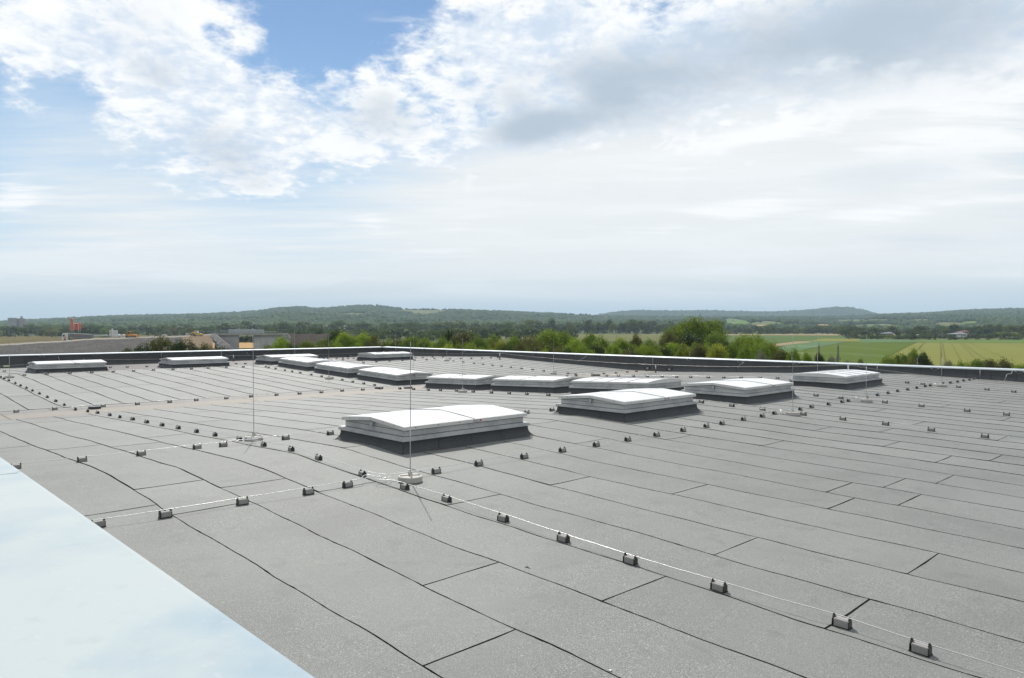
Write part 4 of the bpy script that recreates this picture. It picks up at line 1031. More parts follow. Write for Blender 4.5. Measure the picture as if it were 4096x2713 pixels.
field('ripe_grain_field', [(700, 1397), (700, 1371), (1300, 1371), (1300, 1392)], M['f_tan'])
field('scrub_field', [(-900, 1420), (-900, 1345), (850, 1343), (850, 1366), (300, 1395)], M['scrub'])
field('small_bright_field', [(1640, 1341), (1640, 1334.8), (1740, 1334.8), (1740, 1341)], M['f_bright'])
# field track lines of the wheat field, pressed into the crop
M['tram'] = mat('tram_line', (.090, .100, .027), .95, spec=.04)
mb = MB()
for (a, b) in (((3762, 1372), (3765, 1470)), ((3770, 1372), (3788, 1470)), ((3838, 1373), (3935, 1470)), ((3846, 1373), (3975, 1462)), ((3695, 1371), (3668, 1405)), ((3702, 1371), (3675, 1400)), ((3880, 1373), (4030, 1440)), ((4020, 1374), (4200, 1400)), ((3805, 1372), (3850, 1460))):
    p0, p1 = GP(a[0], DG(a[1])), GP(b[0], DG(b[1])); d = (p1 - p0); n_ = Vector((-d.y, d.x, 0)).normalized() * .07
    K = 14
    for i in range(K):
        q0 = p0 + d * i / K + n_ * 1.2 * math.sin(i * .4 + a[0]); q1 = p0 + d * (i + 1) / K + n_ * 1.2 * math.sin((i + 1) * .4 + a[0])
        for q in (q0, q1): q.z = GZ + .30
        mb.quad(q0 - n_, q0 + n_, q1 + n_, q1 - n_)
tag(mb.build('tractor_tracks', M['tram']), kind='structure')
PATCH = [  # on the hills: columns, rows (converted with the terrain), material
    ('hill_meadow', 2885, 3000, 1277, 1300, 'f_bright'), ('hill_meadow', 3000, 3130, 1288, 1304, 'f_pale'), ('hill_meadow', 1600, 1790, 1233, 1256, 'f_olive'), ('hill_meadow', 3380, 3640, 1299, 1317, 'f_pale'),
    ('hill_meadow', 3255, 3700, 1279, 1285, 'f_olive'), ('hill_meadow', 3620, 3730, 1279, 1292, 'f_olive'), ('hill_meadow', 3760, 3810, 1305, 1320, 'f_wheat'), ('hill_meadow', 3850, 3910, 1286, 1296, 'f_bright'), ('hill_meadow', 3740, 3860, 1290, 1303, 'f_olive'),
    ('grain_patch', 2975, 3120, 1302, 1316, 'f_tan'), ('grain_patch', 3120, 3360, 1300, 1309, 'f_tan'), ('hill_meadow', 2880, 3000, 1301, 1309, 'f_pale'), ('hill_meadow', 1365, 1460, 1254, 1263, 'f_olive'), ('hill_meadow', 2250, 2390, 1260, 1268, 'f_olive'), ('hill_meadow', 2400, 2460, 1262, 1272, 'f_pale'), ('hill_meadow', 2600, 2670, 1271, 1275, 'f_tan2')]
Dgrid = np.arange(960, 2990, 5.)
def row2D(px, py):
    z = terr(np.full_like(Dgrid, px), Dgrid) + 1.
    rows = HOR - (z - CAMZ) / Dgrid * FPX
    rows = np.minimum.accumulate(rows)
    return float(np.interp(-py, -rows, Dgrid))
patches = []
for (nm, a, b, r0, r1, mt) in PATCH:
    n, k = 14, 6
    V = []; Fc = []
    cen, hw = (a + b) / 2, (b - a) / 2
    for i in range(n + 1):
        px = a + (b - a) * i / n
        sh = max(.15, (1 - abs((px - cen) / hw) ** 2.2) ** .5) * (1 + .12 * math.sin(px * .05))
        rm = (r0 + r1) / 2 + .12 * (r1 - r0) * math.sin(px * .03); hh = (r1 - r0) / 2 * sh
        dn, df = row2D(px, rm + hh), row2D(px, rm - hh)
        patches.append((px, (b - a) / n * .6, dn, df))
        for j in range(k + 1):
            D = dn + (df - dn) * j / k
            p = GP(px, D, float(terr(px, D)) + 1.6); V.append(tuple(p))
    for i in range(n):
        for j in range(k):
            q = i * (k + 1) + j; Fc.append((q, q + k + 1, q + k + 2, q + 1))
    o = bpy.data.objects.new(nm, npmesh(nm, V, Fc, [M[mt]])); col.objects.link(o); tag(o, kind='structure')

# ------------------------------------------------------------------ woodland
PH = (1 + 5 ** .5) / 2
ICO = np.array([(-1, PH, 0), (1, PH, 0), (-1, -PH, 0), (1, -PH, 0), (0, -1, PH), (0, 1, PH), (0, -1, -PH), (0, 1, -PH), (PH, 0, -1), (PH, 0, 1), (-PH, 0, -1), (-PH, 0, 1)]) / math.sqrt(1 + PH * PH)
ICF = np.array([(0, 11, 5), (0, 5, 1), (0, 1, 7), (0, 7, 10), (0, 10, 11), (1, 5, 9), (5, 11, 4), (11, 10, 2), (10, 7, 6), (7, 1, 8), (3, 9, 4), (3, 4, 2), (3, 2, 6), (3, 6, 8), (3, 8, 9), (4, 9, 5), (2, 4, 11), (6, 2, 10), (8, 6, 7), (9, 8, 1)])
def forestmat(name, a, b, c):
    m = mat(name, a, .9, spec=.05, noise=[(.006, 5, .8, b, .4, .62), (.035, 4, .6, c, .45, .7)])
    return m
M['forest'] = forestmat('forest_canopy', (.048, .075, .026), (.030, .052, .024), (.080, .105, .034))
def forest(name, N, T, Dc, D0, pxr, Dr, rr, lbl):
    px = rng.uniform(*pxr, N); D = Dr[0] + (Dr[1] - Dr[0]) * rng.uniform(0, 1, N) ** .85
    keep = np.ones(N, bool)
    for (p, w, dn, df) in patches:
        keep &= ~((np.abs(px - p) < w) & (D > dn - 80) & (D < df + 10))
    px, D = px[keep], D[keep]; N = len(px)
    z = terr(px, D, T, Dc, D0)
    r = rng.uniform(*rr, N)
    cx = FW.x * D + RT.x * D * (px - 2048) / FPX; cy = FW.y * D + RT.y * D * (px - 2048) / FPX
    V = ICO[None] * (1 + rng.uniform(-.22, .22, (N, 12, 1)))
    V = V * np.stack([r, r, r * rng.uniform(.75, 1.25, N)], -1)[:, None, :]
    V = V + np.stack([cx, cy, z + r * .45], -1)[:, None, :]
    F = ICF[None] + (np.arange(N) * 12)[:, None, None]
    o = bpy.data.objects.new(name, npmesh(name, V.reshape(-1, 3), F.reshape(-1, 3), [M['forest']], smooth=False)); col.objects.link(o)
    tag(o, lbl, 'forest', kind='stuff')
forest('hill_forest', 62000, SKA, 3000., 950., (-400, 4500), (1150, 3060), (3.6, 7.5), 'dense broadleaf forest covering the long hills behind the plain')
forest('far_hill_forest', 12000, SKB, 4600., 3200., (2380, 3540), (3400, 4700), (6, 10), 'bluish forest on the farther hill at the right')

# ------------------------------------------------------------------ trees
TENS = {2: 'twenty', 3: 'thirty', 4: 'forty', 5: 'fifty', 6: 'sixty', 7: 'seventy', 8: 'eighty', 9: 'ninety'}
TENTH = {3: 'thirtieth', 4: 'fortieth', 5: 'fiftieth', 6: 'sixtieth', 7: 'seventieth', 8: 'eightieth', 9: 'ninetieth'}
def ORDN(i):
    if i < 20: return ORD[i]
    n = i + 1
    if n % 10 == 0: return TENTH.get(n // 10, 'twentieth')
    return TENS[n // 10] + '-' + ORD[n % 10 - 1]
def crown_mesh(name, seed, nleaf, ls, nclump=26, shape=1.0, base=.12, rr=(.10, .19)):
    """unit crown: width 1, height 1 ; leaf sized faces gathered in clumps"""
    r = np.random.default_rng(seed)
    C = []
    while len(C) < nclump:
        q = r.uniform(-1, 1, 3)
        if 0.35 < np.linalg.norm(q) < .90: C.append(q / np.linalg.norm(q) ** .35)
    C = np.array(C)
    C[:, 0] *= .46; C[:, 1] *= .46; C[:, 2] = base + (1 - base) * (.5 + C[:, 2] * .44)
    top = C[:, 2]
    taper = 1 - shape * .45 * np.clip((top - .45) / .55, 0, 1) ** 1.4
    C[:, 0] *= taper; C[:, 1] *= taper
    rc = r.uniform(rr[0], rr[1], nclump)
    ci = r.integers(0, nclump, nleaf)
    d = r.normal(size=(nleaf, 3)); d /= np.linalg.norm(d, axis=1)[:, None]
    rad = rc[ci] * (r.uniform(.25, 1.0, nleaf) ** .5) * (1 + .25 * r.normal(size=nleaf).clip(-1, 1.6))
    P = C[ci] + d * rad[:, None] * np.array([1, 1, .72])
    n = d + .9 * r.normal(size=(nleaf, 3)); n[:, 2] += .35; n /= np.linalg.norm(n, axis=1)[:, None]
    a = np.cross(n, r.normal(size=(nleaf, 3))); a /= np.linalg.norm(a, axis=1)[:, None]
    b = np.cross(n, a)
    s = ls * r.uniform(.55, 1.35, nleaf)[:, None]
    V = np.stack([P - a * s, P - b * s * .55, P + a * s, P + b * s * .55], 1).reshape(-1, 3)
    F = np.arange(nleaf * 4).reshape(-1, 4)
    return V, F
def trunk_mesh(seed):
    r = random.Random(seed); mb = MB()
    mb.tube([(0, 0, -.02), (.01, 0, .25), (0, .015, .5), (.01, 0, .75)], [.035, .026, .018, .006], 7)
    for k in range(6):
        a = k * 1.05 + r.uniform(-.3, .3); z = .22 + .07 * k
        mb.tube([(0, 0, z), (.14 * math.cos(a), .14 * math.sin(a), z + .12), (.3 * math.cos(a), .3 * math.sin(a), z + .22)], [.014, .009, .003], 5)
    return mb.mesh('trunk', True)
def protos(pref, n, nleaf, ls, ncl, shapes, base=.12, rr=(.10, .19)):
    out = []
    for i in range(n):
        V, F = crown_mesh(pref, 100 + i * 7 + nleaf, nleaf, ls, ncl, shapes[i % len(shapes)], base, rr)
        me = npmesh('crown', V, F, [M['leaf_mid']])
        out.append(me)
    return out
NEARP = protos('near', 8, 14000, .0165, 62, [.5, 1.0, .2, .8, .6, .4])
FARP = protos('far', 8, 900, .050, 16, [.3, .9, .6, 1.2], -.05, (.17, .27))
TR = [trunk_mesh(i) for i in range(3)]
for t_ in TR: t_.materials.append(M['bark'])
for me in NEARP + FARP: pass
rt = random.Random(21)
def tree(px, D, top, hw, matn, label, group, far=False, cat='tree', name='tree', zb=GZ, group_only=None, hmul=1.):
    z1 = ZY(top, D); h_ = max(1.5, z1 - zb); w_ = 2 * hw / FPX * D
    p = GP(px, D, zb)
    root = empty(name, p, (0, 0, rt.uniform(0, 6.28))); kw = 1.35 if far else 1.24; root.scale = (w_ * kw, w_ * kw, h_ / .98)
    me = rt.choice(FARP if far else NEARP)
    c = link('crown', me, root); c.material_slots[0].link = 'OBJECT'; c.material_slots[0].material = M[matn]
    link('trunk', rt.choice(TR), root)
    tag(root, label, cat, group)
    return root
Bk = {'leaf_bright': 'bright green', 'leaf_mid': 'mid green', 'leaf_dark': 'dark green', 'leaf_olive': 'olive green', 'leaf_yellow': 'yellow green', 'leaf_silver': 'silvery'}
# belt of trees right behind the building: column, half width, top row, distance, foliage, where
BELT = [
 (505, 30, 1392, 100, 'leaf_dark', 'at the left end of the big bush on the embankment foot'), (575, 55, 1371, 98, 'leaf_dark', 'in the left part of the big dark bush below the bulldozer'), (655, 62, 1349, 102, 'leaf_olive', 'as the summit of the big dark bush in front of the embankment'), (735, 58, 1356, 96, 'leaf_dark', 'right part of the big dark bush in front of the embankment'),
 (820, 45, 1374, 98, 'leaf_olive', 'just left of the white riprap slope'), (885, 40, 1386, 96, 'leaf_olive', 'covering the foot of the riprap slope'),
 (1075, 38, 1380, 96, 'leaf_olive', 'in front of the right bridge abutment'), (1130, 46, 1348, 110, 'leaf_bright', 'round and bright at the right end of the bridge'), (1165, 50, 1372, 92, 'leaf_dark', 'below the bright round tree by the bridge'), (1235, 48, 1360, 108, 'leaf_mid', 'in front of the dark soil bank'),
 (1295, 42, 1352, 112, 'leaf_mid', 'willowy, behind the mast tip left of the paired skylights'), (1345, 44, 1320, 150, 'leaf_dark', 'dark, behind the bright pair right of the soil bank'), (1375, 58, 1328, 120, 'leaf_bright', 'left one of the bright pair right of the soil bank'), (1452, 56, 1329, 122, 'leaf_bright', 'right one of the bright pair right of the soil bank'), (1490, 42, 1344, 104, 'leaf_olive', 'drooping in front of the far roof corner'),
 (1555, 42, 1352, 110, 'leaf_mid', 'behind the far roof corner'), (1592, 36, 1348, 125, 'leaf_olive', 'just right of the far roof corner'), (1640, 50, 1342, 112, 'leaf_mid', 'above the far end of the right coping'), (1705, 46, 1350, 108, 'leaf_bright', 'bright, left of the tall narrow dark tree'), (1762, 36, 1352, 104, 'leaf_mid', 'in front of the tall narrow dark tree'),
 (1797, 32, 1314, 125, 'leaf_dark', 'tall narrow and dark behind the yellow bush'), (1790, 48, 1384, 80, 'leaf_yellow', 'low and yellow above the coping'), (1868, 66, 1324, 120, 'leaf_olive', 'large and brownish green right of the yellow bush'), (1920, 44, 1340, 108, 'leaf_mid', 'between the large brownish tree and the bright round one'), (1972, 48, 1334, 118, 'leaf_bright', 'bright and round in the middle of the belt'), (2010, 46, 1362, 96, 'leaf_yellow', 'pale and low behind the short post'),
 (2058, 42, 1340, 110, 'leaf_mid', 'with a pointed top in the middle of the belt'), (2112, 52, 1338, 116, 'leaf_olive', 'brownish, left of the tall bright pair'), (2188, 62, 1318, 120, 'leaf_bright', 'tallest bright one, left of the green pair'), (2248, 54, 1324, 122, 'leaf_bright', 'right neighbour of the tallest bright tree'), (2298, 44, 1347, 110, 'leaf_bright', 'small and bright between the two tall bright groups'), (2188, 34, 1398, 70, 'leaf_bright', 'low bright bush peeping over the coping'),
 (2365, 54, 1332, 116, 'leaf_bright', 'tall with a broken outline right of the tall bright pair'), (2405, 44, 1342, 108, 'leaf_mid', 'dark edged right part of the broken outlined group'), (2385, 44, 1374, 92, 'leaf_dark', 'dark and low below the broken outlined group'), (2452, 40, 1370, 90, 'leaf_bright', 'low and bright left of the drooping tree'), (2480, 42, 1350, 106, 'leaf_bright', 'in front of the drooping grey green tree'), (2542, 32, 1336, 118, 'leaf_olive', 'grey green with drooping twigs against the olive field'), (2596, 46, 1358, 104, 'leaf_mid', 'left of the huge broad tree'),
 (2610, 50, 1385, 84, 'leaf_bright', 'low bright bushes left of the huge broad tree'), (2655, 46, 1380, 86, 'leaf_dark', 'dark bush at the left foot of the huge broad tree'), (2520, 50, 1388, 84, 'leaf_olive', 'olive bush over the coping near the wall outlets'),
 (2700, 52, 1298, 128, 'leaf_mid', 'left dome of the huge broad tree group'), (2770, 66, 1266, 130, 'leaf_mid', 'highest crown of the huge broad tree group'), (2845, 62, 1270, 132, 'leaf_mid', 'right crown of the huge broad tree group'), (2862, 48, 1322, 124, 'leaf_mid', 'lower right bulge of the huge broad tree group'), (2672, 40, 1325, 120, 'leaf_olive', 'low left bulge of the huge broad tree group'), (2755, 60, 1330, 122, 'leaf_dark', 'dark lower heart of the huge broad tree group'),
 (2735, 44, 1374, 92, 'leaf_yellow', 'yellowish saplings in front of the huge tree, left'), (2800, 40, 1372, 90, 'leaf_olive', 'olive saplings in front of the huge tree, middle'), (2868, 46, 1374, 88, 'leaf_yellow', 'yellowish saplings in front of the huge tree, right'), (2905, 34, 1362, 96, 'leaf_dark', 'dark bush between the huge tree and the bright one right of it'),
 (2955, 62, 1350, 100, 'leaf_bright', 'broad and bright right of the huge tree'), (3012, 60, 1330, 106, 'leaf_bright', 'tall bright one with a steep right side'), (3068, 50, 1362, 100, 'leaf_mid', 'falling right shoulder of the tall bright tree'), (3042, 34, 1398, 78, 'leaf_silver', 'silvery flowering bush above the coping'), (3120, 42, 1398, 84, 'leaf_olive', 'low and brownish right of the silvery bush'),
 (3180, 34, 1392, 82, 'leaf_bright', 'small and bright with a rounded top beside the mast tip'), (3225, 26, 1408, 84, 'leaf_bright', 'small low one left of the dark round bush'), (3280, 24, 1410, 92, 'leaf_dark', 'dark round bush in front of the left power pole'), (3330, 26, 1428, 88, 'leaf_silver', 'silvery low bush between the power poles'), (3395, 34, 1440, 84, 'leaf_silver', 'sparse pale bush right of the power poles'), (3440, 20, 1436, 86, 'leaf_olive', 'thin brownish bush at the field edge'),
 (3555, 32, 1416, 88, 'leaf_mid', 'left end of the isolated clump at the wheat field'), (3605, 38, 1408, 90, 'leaf_mid', 'middle of the isolated clump at the wheat field'), (3658, 30, 1394, 92, 'leaf_mid', 'pointed top of the isolated clump at the wheat field'), (3695, 32, 1406, 90, 'leaf_dark', 'right end of the isolated clump at the wheat field'), (3650, 36, 1430, 84, 'leaf_olive', 'brownish foot of the isolated clump at the wheat field'),
 (3795, 34, 1440, 84, 'leaf_silver', 'pale leafed start of the long hedge at the right'), (3850, 44, 1444, 80, 'leaf_bright', 'bright part of the long hedge at the right'), (3905, 42, 1436, 82, 'leaf_mid', 'middle of the long hedge at the right'), (3955, 48, 1430, 84, 'leaf_olive', 'highest olive part of the long hedge at the right'), (4015, 46, 1436, 82, 'leaf_olive', 'falling part of the long hedge at the right'), (4080, 50, 1450, 78, 'leaf_bright', 'end of the long hedge at the right picture edge'),
 (495, 18, 1402, 120, 'leaf_olive', 'tiny bush on the gravel slope'), (4160, 50, 1450, 80, 'leaf_mid', 'beyond the right picture edge')]
for (px, hw, top, D, mt, where) in BELT:
    low = top > 1365
    tree(px, D, top, hw, mt, '%s %s, %s' % (Bk[mt], 'bush' if low else 'tree', where), 'trees and bushes right behind the building', cat='bush' if low else 'tree', name='bush' if low else 'tree')
# understorey so that no bare ground shows between the crowns
under = []
for i in range(84):
    px = 1060 + i * 25 + rt.uniform(-9, 9)
    if px > 3130: continue
    under.append((px, rt.uniform(84, 124), rt.uniform(1362, 1380) if i % 2 else rt.uniform(1380, 1400), rt.uniform(34, 46)))
for i, (px, D, tp, hw) in enumerate(sorted(under)):
    mt = rt.choice(['leaf_mid', 'leaf_dark', 'leaf_olive', 'leaf_bright', 'leaf_bright'])
    tree(px, D, tp, hw, mt, '%s low bush from the left in the undergrowth of the green tree belt' % ORDN(i), 'undergrowth bushes of the tree belt', cat='bush', name='bush')
# mid distance rows
def trow(px0, px1, step, Df, topf, hwf, mats_, label, group, zb=GZ):
    px = px0; i = 0
    while px < px1:
        D = Df(px) if callable(Df) else rt.uniform(*Df)
        tree(px, D, rt.uniform(*topf(px)), rt.uniform(*hwf), rt.choice(mats_), '%s %s, counted from the left' % (ORDN(i), label), group, far=True, zb=zb)
        px += step * rt.uniform(.5, 1.5); i += 1
LF = ['leaf_far', 'leaf_far', 'leaf_far2', 'leaf_dark']
trow(-20, 905, 27, (640, 760), lambda p: (1302, 1326), (13, 22), ['leaf_dark', 'leaf_mid', 'leaf_olive', 'leaf_far', 'leaf_far2'], 'tree standing in the plain behind the construction site', 'trees behind the construction site')
trow(-20, 1000, 34, (820, 1000), lambda p: (1290, 1308), (18, 28), LF, 'dark tree farther back behind the construction site', 'far trees behind the construction site')
trow(900, 2120, 22, (800, 980), lambda p: (1290, 1306) if rt.random() > .3 else (1280, 1292), (20, 30), LF, 'dusky riverside tree left of the open fields', 'riverside trees left of the fields')
trow(1080, 1900, 21, (480, 600), lambda p: (1306, 1322), (20, 30), ['leaf_far', 'leaf_dark', 'leaf_far'], 'dark tree of the nearer row behind the belt', 'nearer dark tree row')
trow(1890, 2300, 17, (520, 560), lambda p: (1307, 1316), (14, 20), ['leaf_dark', 'leaf_far'], 'dark tree of the straight windbreak in front of the poplars', 'windbreak trees')
trow(2080, 2890, 20, (930, 1000), lambda p: (1272, 1296), (12, 21), LF, 'tall dusky poplar at the far end of the olive field', 'poplars behind the olive field')
trow(2890, 3420, 19, (900, 985), lambda p: (1306, 1319) if rt.random() > .2 else (1294, 1304), (12, 20), LF, 'tree of the row behind the stubble strip', 'tree row behind the stubble strip')
trow(3400, 3720, 20, (540, 575), lambda p: (1336, 1342), (11, 16), ['leaf_dark', 'leaf_mid', 'leaf_far'], 'dark bush of the hedge above the cabbage strip', 'hedge above the cabbage strip')
trow(3380, 4160, 21, (620, 800), lambda p: (1296, 1318) if p < 3800 else (1288, 1312), (15, 26), ['leaf_far', 'leaf_dark', 'leaf_far2', 'leaf_dark'], 'garden tree among the houses on the right', 'garden trees at the right')
trow(3700, 4160, 26, (560, 590), lambda p: (1324, 1338), (13, 22), ['leaf_dark', 'leaf_mid', 'leaf_far'], 'bush in front of the houses on the right', 'bushes in front of the houses')
for oi, (px, tp, hw) in enumerate(((3650, 1322, 13), (3718, 1343, 9), (3738, 1344, 8), (3800, 1345, 11), (3818, 1344, 12), (3866, 1347, 7), (3913, 1347, 9), (3955, 1350, 9), (4010, 1353, 9), (4035, 1350, 12), (4070, 1345, 17))):
    tree(px, 515, tp, hw, 'leaf_dark', '%s orchard tree from the left at the edge of the green strip' % ORD[oi], 'orchard trees', far=True)

# ------------------------------------------------------------------ construction site on the left
CR = [(-900, 1420, 215), (-300, 1392, 245), (0, 1379.5, 262), (100, 1374, 265), (200, 1369, 268), (300, 1361, 270), (400, 1356, 272), (500, 1352, 274), (600, 1349, 276), (700, 1346, 279), (760, 1344, 281), (800, 1341, 283), (855, 1336.5, 285)]
mbE = MB()
def crest(px):
    return float(np.interp(px, [c[0] for c in CR], [c[1] for c in CR])), float(np.interp(px, [c[0] for c in CR], [c[2] for c in CR]))
cols_ = list(range(-900, 851, 10))
prev = None
re_ = random.Random(2)
for px in cols_:
    y, D = crest(px); y += .8 * math.sin(px * .03) + .5 * math.sin(px * .11)
    zt = ZY(y, D)
    Df = 236 if px < 700 else 236 + (px - 700) * .16
    prof = [GP(px, Df, GZ - .3), GP(px, Df + (D - Df) * .33, GZ + (zt - GZ) * .36 + re_.uniform(-.12, .12)), GP(px, Df + (D - Df) * .66, GZ + (zt - GZ) * .70 + re_.uniform(-.12, .12)), GP(px, D - 1.5, zt - .25 + re_.uniform(-.05, .05)), GP(px, D, zt), GP(px, D + 11, zt + .02), GP(px, D + 24, GZ - .3)]
    if prev:
        for i in range(6):
            mbE.mat = 1 if i == 4 or i == 3 else (2 if px > 705 + i * 14 else 0)
            mbE.quad(prev[i], prof[i], prof[i + 1], prev[i + 1])
    prev = prof
emb = mbE.build('embankment', [M['stone_grey'], M['track'], M['earth']]); tag(emb, kind='structure')
# dark soil bank right of the bridge
mb = MB(); prev = None
for px in range(1150, 1420, 9):
    D = 300 + (px - 1150) * .1; zt = ZY(1336 + (px - 1150) * .008 + 1.5 * math.sin(px * .09), D)
    prof = [GP(px, D - 22, GZ - .2), GP(px, D - 8, GZ + (zt - GZ) * .6 + re_.uniform(-.3, .3)), GP(px, D, zt), GP(px, D + 8, zt), GP(px, D + 25, GZ - .3)]
    if prev:
        for i in range(4): mb.quad(prev[i], prof[i], prof[i + 1], prev[i + 1])
    prev = prof
tag(mb.build('soil_bank', M['soil_dark']), kind='structure')
# bridge
BPX = [None]
def boxpx(mb, x0, x1, y0, y1, D, depth, zb=None):
    """upright block seen between columns x0,x1 and rows y0 (top), y1 (bottom) with its front at distance D"""
    zt = ZY(y0, D); z0 = ZY(y1, D) if zb is None else zb
    a, b = GP(x0, D, z0), GP(x1, D, z0); o_ = (FW + RT * ((((x0 + x1) / 2 if BPX[0] is None else BPX[0]) - 2048) / FPX)) * depth
    P = [a, b, b + o_, a + o_]
    mb.hexa([tuple(p) for p in P] + [(p.x, p.y, zt) for p in P])
BPX[0] = 985
br = empty('bridge', GP(990, 285)); tag(br, 'unfinished concrete motorway bridge with scaffold screens on top, beside the tan embankment', 'bridge')
def bpart(mb, name, m):
    me_off = br.location
    mb.v = [(v[0] - me_off.x, v[1] - me_off.y, v[2] - me_off.z) for v in mb.v]
    return mb.build(name, m, br)
mb = MB(); boxpx(mb, 858, 955, 1341.5, 0, 284, 13, GZ - .1); bpart(mb, 'abutment', M['bridge'])
mb = MB(); boxpx(mb, 1043, 1160, 1341.5, 0, 284, 13, GZ - .1); bpart(mb, 'abutment', M['bridge'])
mb = MB(); boxpx(mb, 1015.5, 1042.5, 1341.7, 0, 284.6, 12.5, GZ - .1); bpart(mb, 'pier', M['bridge_light'])
mb = MB(); boxpx(mb, 853, 1146, 1334.5, 1341.3, 283, 15); boxpx(mb, 850, 1150, 1333.2, 1334.6, 282.6, .5); bpart(mb, 'deck', M['bridge_light'])
for y_ in (1351, 1361, 1372, 1384):
    for (a, b) in ((862, 954), (1046, 1100)):
        mb = MB(); boxpx(mb, a, b, y_, y_ + .7, 283.93, .05); bpart(mb, 'formwork_joint', M['bridge_light'])
for i in range(20):
    px = 886 + i * 13.6
    mb = MB(); boxpx(mb, px, px + .9, 1325.5, 1333.2, 283.0, .12)
    boxpx(mb, px, px + 13.6, 1325.5, 1326.2, 283.0, .06); boxpx(mb, px, px + 13.6, 1329.2, 1329.7, 283.0, .06); bpart(mb, 'railing', M['rail'])
for (a, b, t) in ((913, 935, 1317.5), (935.4, 971, 1317), (971.4, 1000, 1317), (1000.4, 1026, 1317.3), (1026.4, 1057, 1319), (853, 884, 1321), (884.5, 912, 1322)):
    mb = MB(); D = 291
    boxpx(mb, a, b, t, t + .5, D, .15); boxpx(mb, a, b, t + 7.0, t + 7.4, D, .15)
    n = max(2, int((b - a) / 1.6)) if a > 912 else max(2, int((b - a) / 4))
    for j in range(n): boxpx(mb, a + (b - a) * j / n, a + (b - a) * j / n + (.95 if a > 912 else .5), t, 1333, D + .05, .1)
    bpart(mb, 'scaffold_screen', M['scaffold'])
for (a, b) in ((828, 852), (1057, 1110)):
    mb = MB(); boxpx(mb, a, b, 1327.2, 1328.2, 286, .2)
    for j in range(6): boxpx(mb, a + (b - a) * j / 6, a + (b - a) * j / 6 + .45, 1322.5, 1334, 286, .1)
    bpart(mb, 'guard_rail', M['scaffold'])
mb = MB()
rr_ = random.Random(8)
for i in range(520):
    t = rr_.random(); s = rr_.random()
    px = 842 + t * 34 + s * (20 + t * 34); 
    yy = 1337.5 + t * 54 + rr_.uniform(-1, 1)
    D = 283 - 7 * t * 1. - 2.5
    c = GP(px, D, ZY(yy, D)); r_ = rr_.uniform(.12, .34)
    V = [Vector(ICO[k]) * r_ * rr_.uniform(.7, 1.3) + c for k in range(12)]
    n0 = len(mb.v); mb.v += [tuple(v) for v in V]
    for f in ICF: mb.f.append(tuple(int(n0 + q) for q in f)); mb.m.append(0)
for i in range(110):
    px = rr_.uniform(1130, 1160); yy = 1334 + abs(px - 1145) * .9 + rr_.uniform(0, 14); D = 281
    c = GP(px, D, ZY(yy, D)); r_ = rr_.uniform(.15, .4)
    n0 = len(mb.v); mb.v += [tuple(Vector(ICO[k]) * r_ * rr_.uniform(.7, 1.3) + c) for k in range(12)]
    for f in ICF: mb.f.append(tuple(int(n0 + q) for q in f)); mb.m.append(0)
ripr = bpart(mb, 'riprap', M['rubble']); ripr['kind'] = 'stuff'
mb = MB(); mb.quad(*[GP(a, d, ZY(y, d)) for a, y, d in ((838, 1337, 281.5), (866, 1337, 282), (932, 1393, 275), (868, 1392, 274))]); mb.quad(*[GP(a, d, ZY(y, d)) for a, y, d in ((1128, 1352, 281.5), (1165, 1352, 281.5), (1152, 1334, 282), (1140, 1334, 282))]); bpart(mb, 'slope_paving', M['wall_far'])

BPX[0] = None
for i, (px_, tp_) in enumerate(((958, 1341), (972, 1345), (985, 1340), (1000, 1343), (1014, 1341))):
    tree(px_, 415, tp_, 12, 'leaf_dark', '%s dark tree from the left seen through the bridge opening' % ORD[i], 'trees behind the bridge', far=True)
# silos
sl = empty('concrete_plant', GP(305, 620)); tag(sl, 'group of rust orange silos with one tall tower, behind the white truck', 'silos')
def cyl(root, name, px, y0, y1, hw, D, m, zb=None, n=16):
    c = GP(px, D, 0); r_ = hw / FPX * D; z0, z1 = (ZY(y1, D) if zb is None else zb), ZY(y0, D)
    mb = MB(); off = root.location
    ring = lambda r, z: [(c.x + r * math.cos(2 * math.pi * k / n) - off.x, c.y + r * math.sin(2 * math.pi * k / n) - off.y, z - off.z) for k in range(n)]
    mb.loft([ring(r_ * .5, z0), ring(r_, z0 + r_ * .8), ring(r_, z1 - r_ * .3), ring(r_ * .6, z1)])
    return mb.build(name, m, root, smooth=False)
cyl(sl, 'tower', 288, 1273, 1326, 5.4, 620, M['silo']); cyl(sl, 'silo', 301, 1294, 1321, 4.9, 620, M['silo']); cyl(sl, 'silo', 309.5, 1293, 1321, 4.9, 621, M['silo']); cyl(sl, 'silo', 319.5, 1291, 1322, 5.0, 620, M['silo'])
def slpart(name, m, *boxes):
    mb = MB()
    for b in boxes: boxpx(mb, *b)
    mb.v = [(v[0] - sl.location.x, v[1] - sl.location.y, v[2] - sl.location.z) for v in mb.v]; mb.build(name, m, sl)
slpart('ladder', M['white'], (292.6, 293.8, 1274, 1325, 617, .4), (296, 296.8, 1286, 1318, 617, .4), (313.2, 314.6, 1291, 1328, 617, .4)); slpart('platform', M['silo'], (296, 324, 1318, 1320, 618, 6)); slpart('frame', M['wall_pink'], (297, 298.4, 1320, 1332, 618, .6), (305, 306.2, 1320, 1332, 618, .6), (312, 313.2, 1320, 1332, 618, .6), (321, 322.4, 1320, 1332, 618, .6), (284, 285.4, 1324, 1332, 618, .6), (291, 292.4, 1324, 1332, 618, .6))
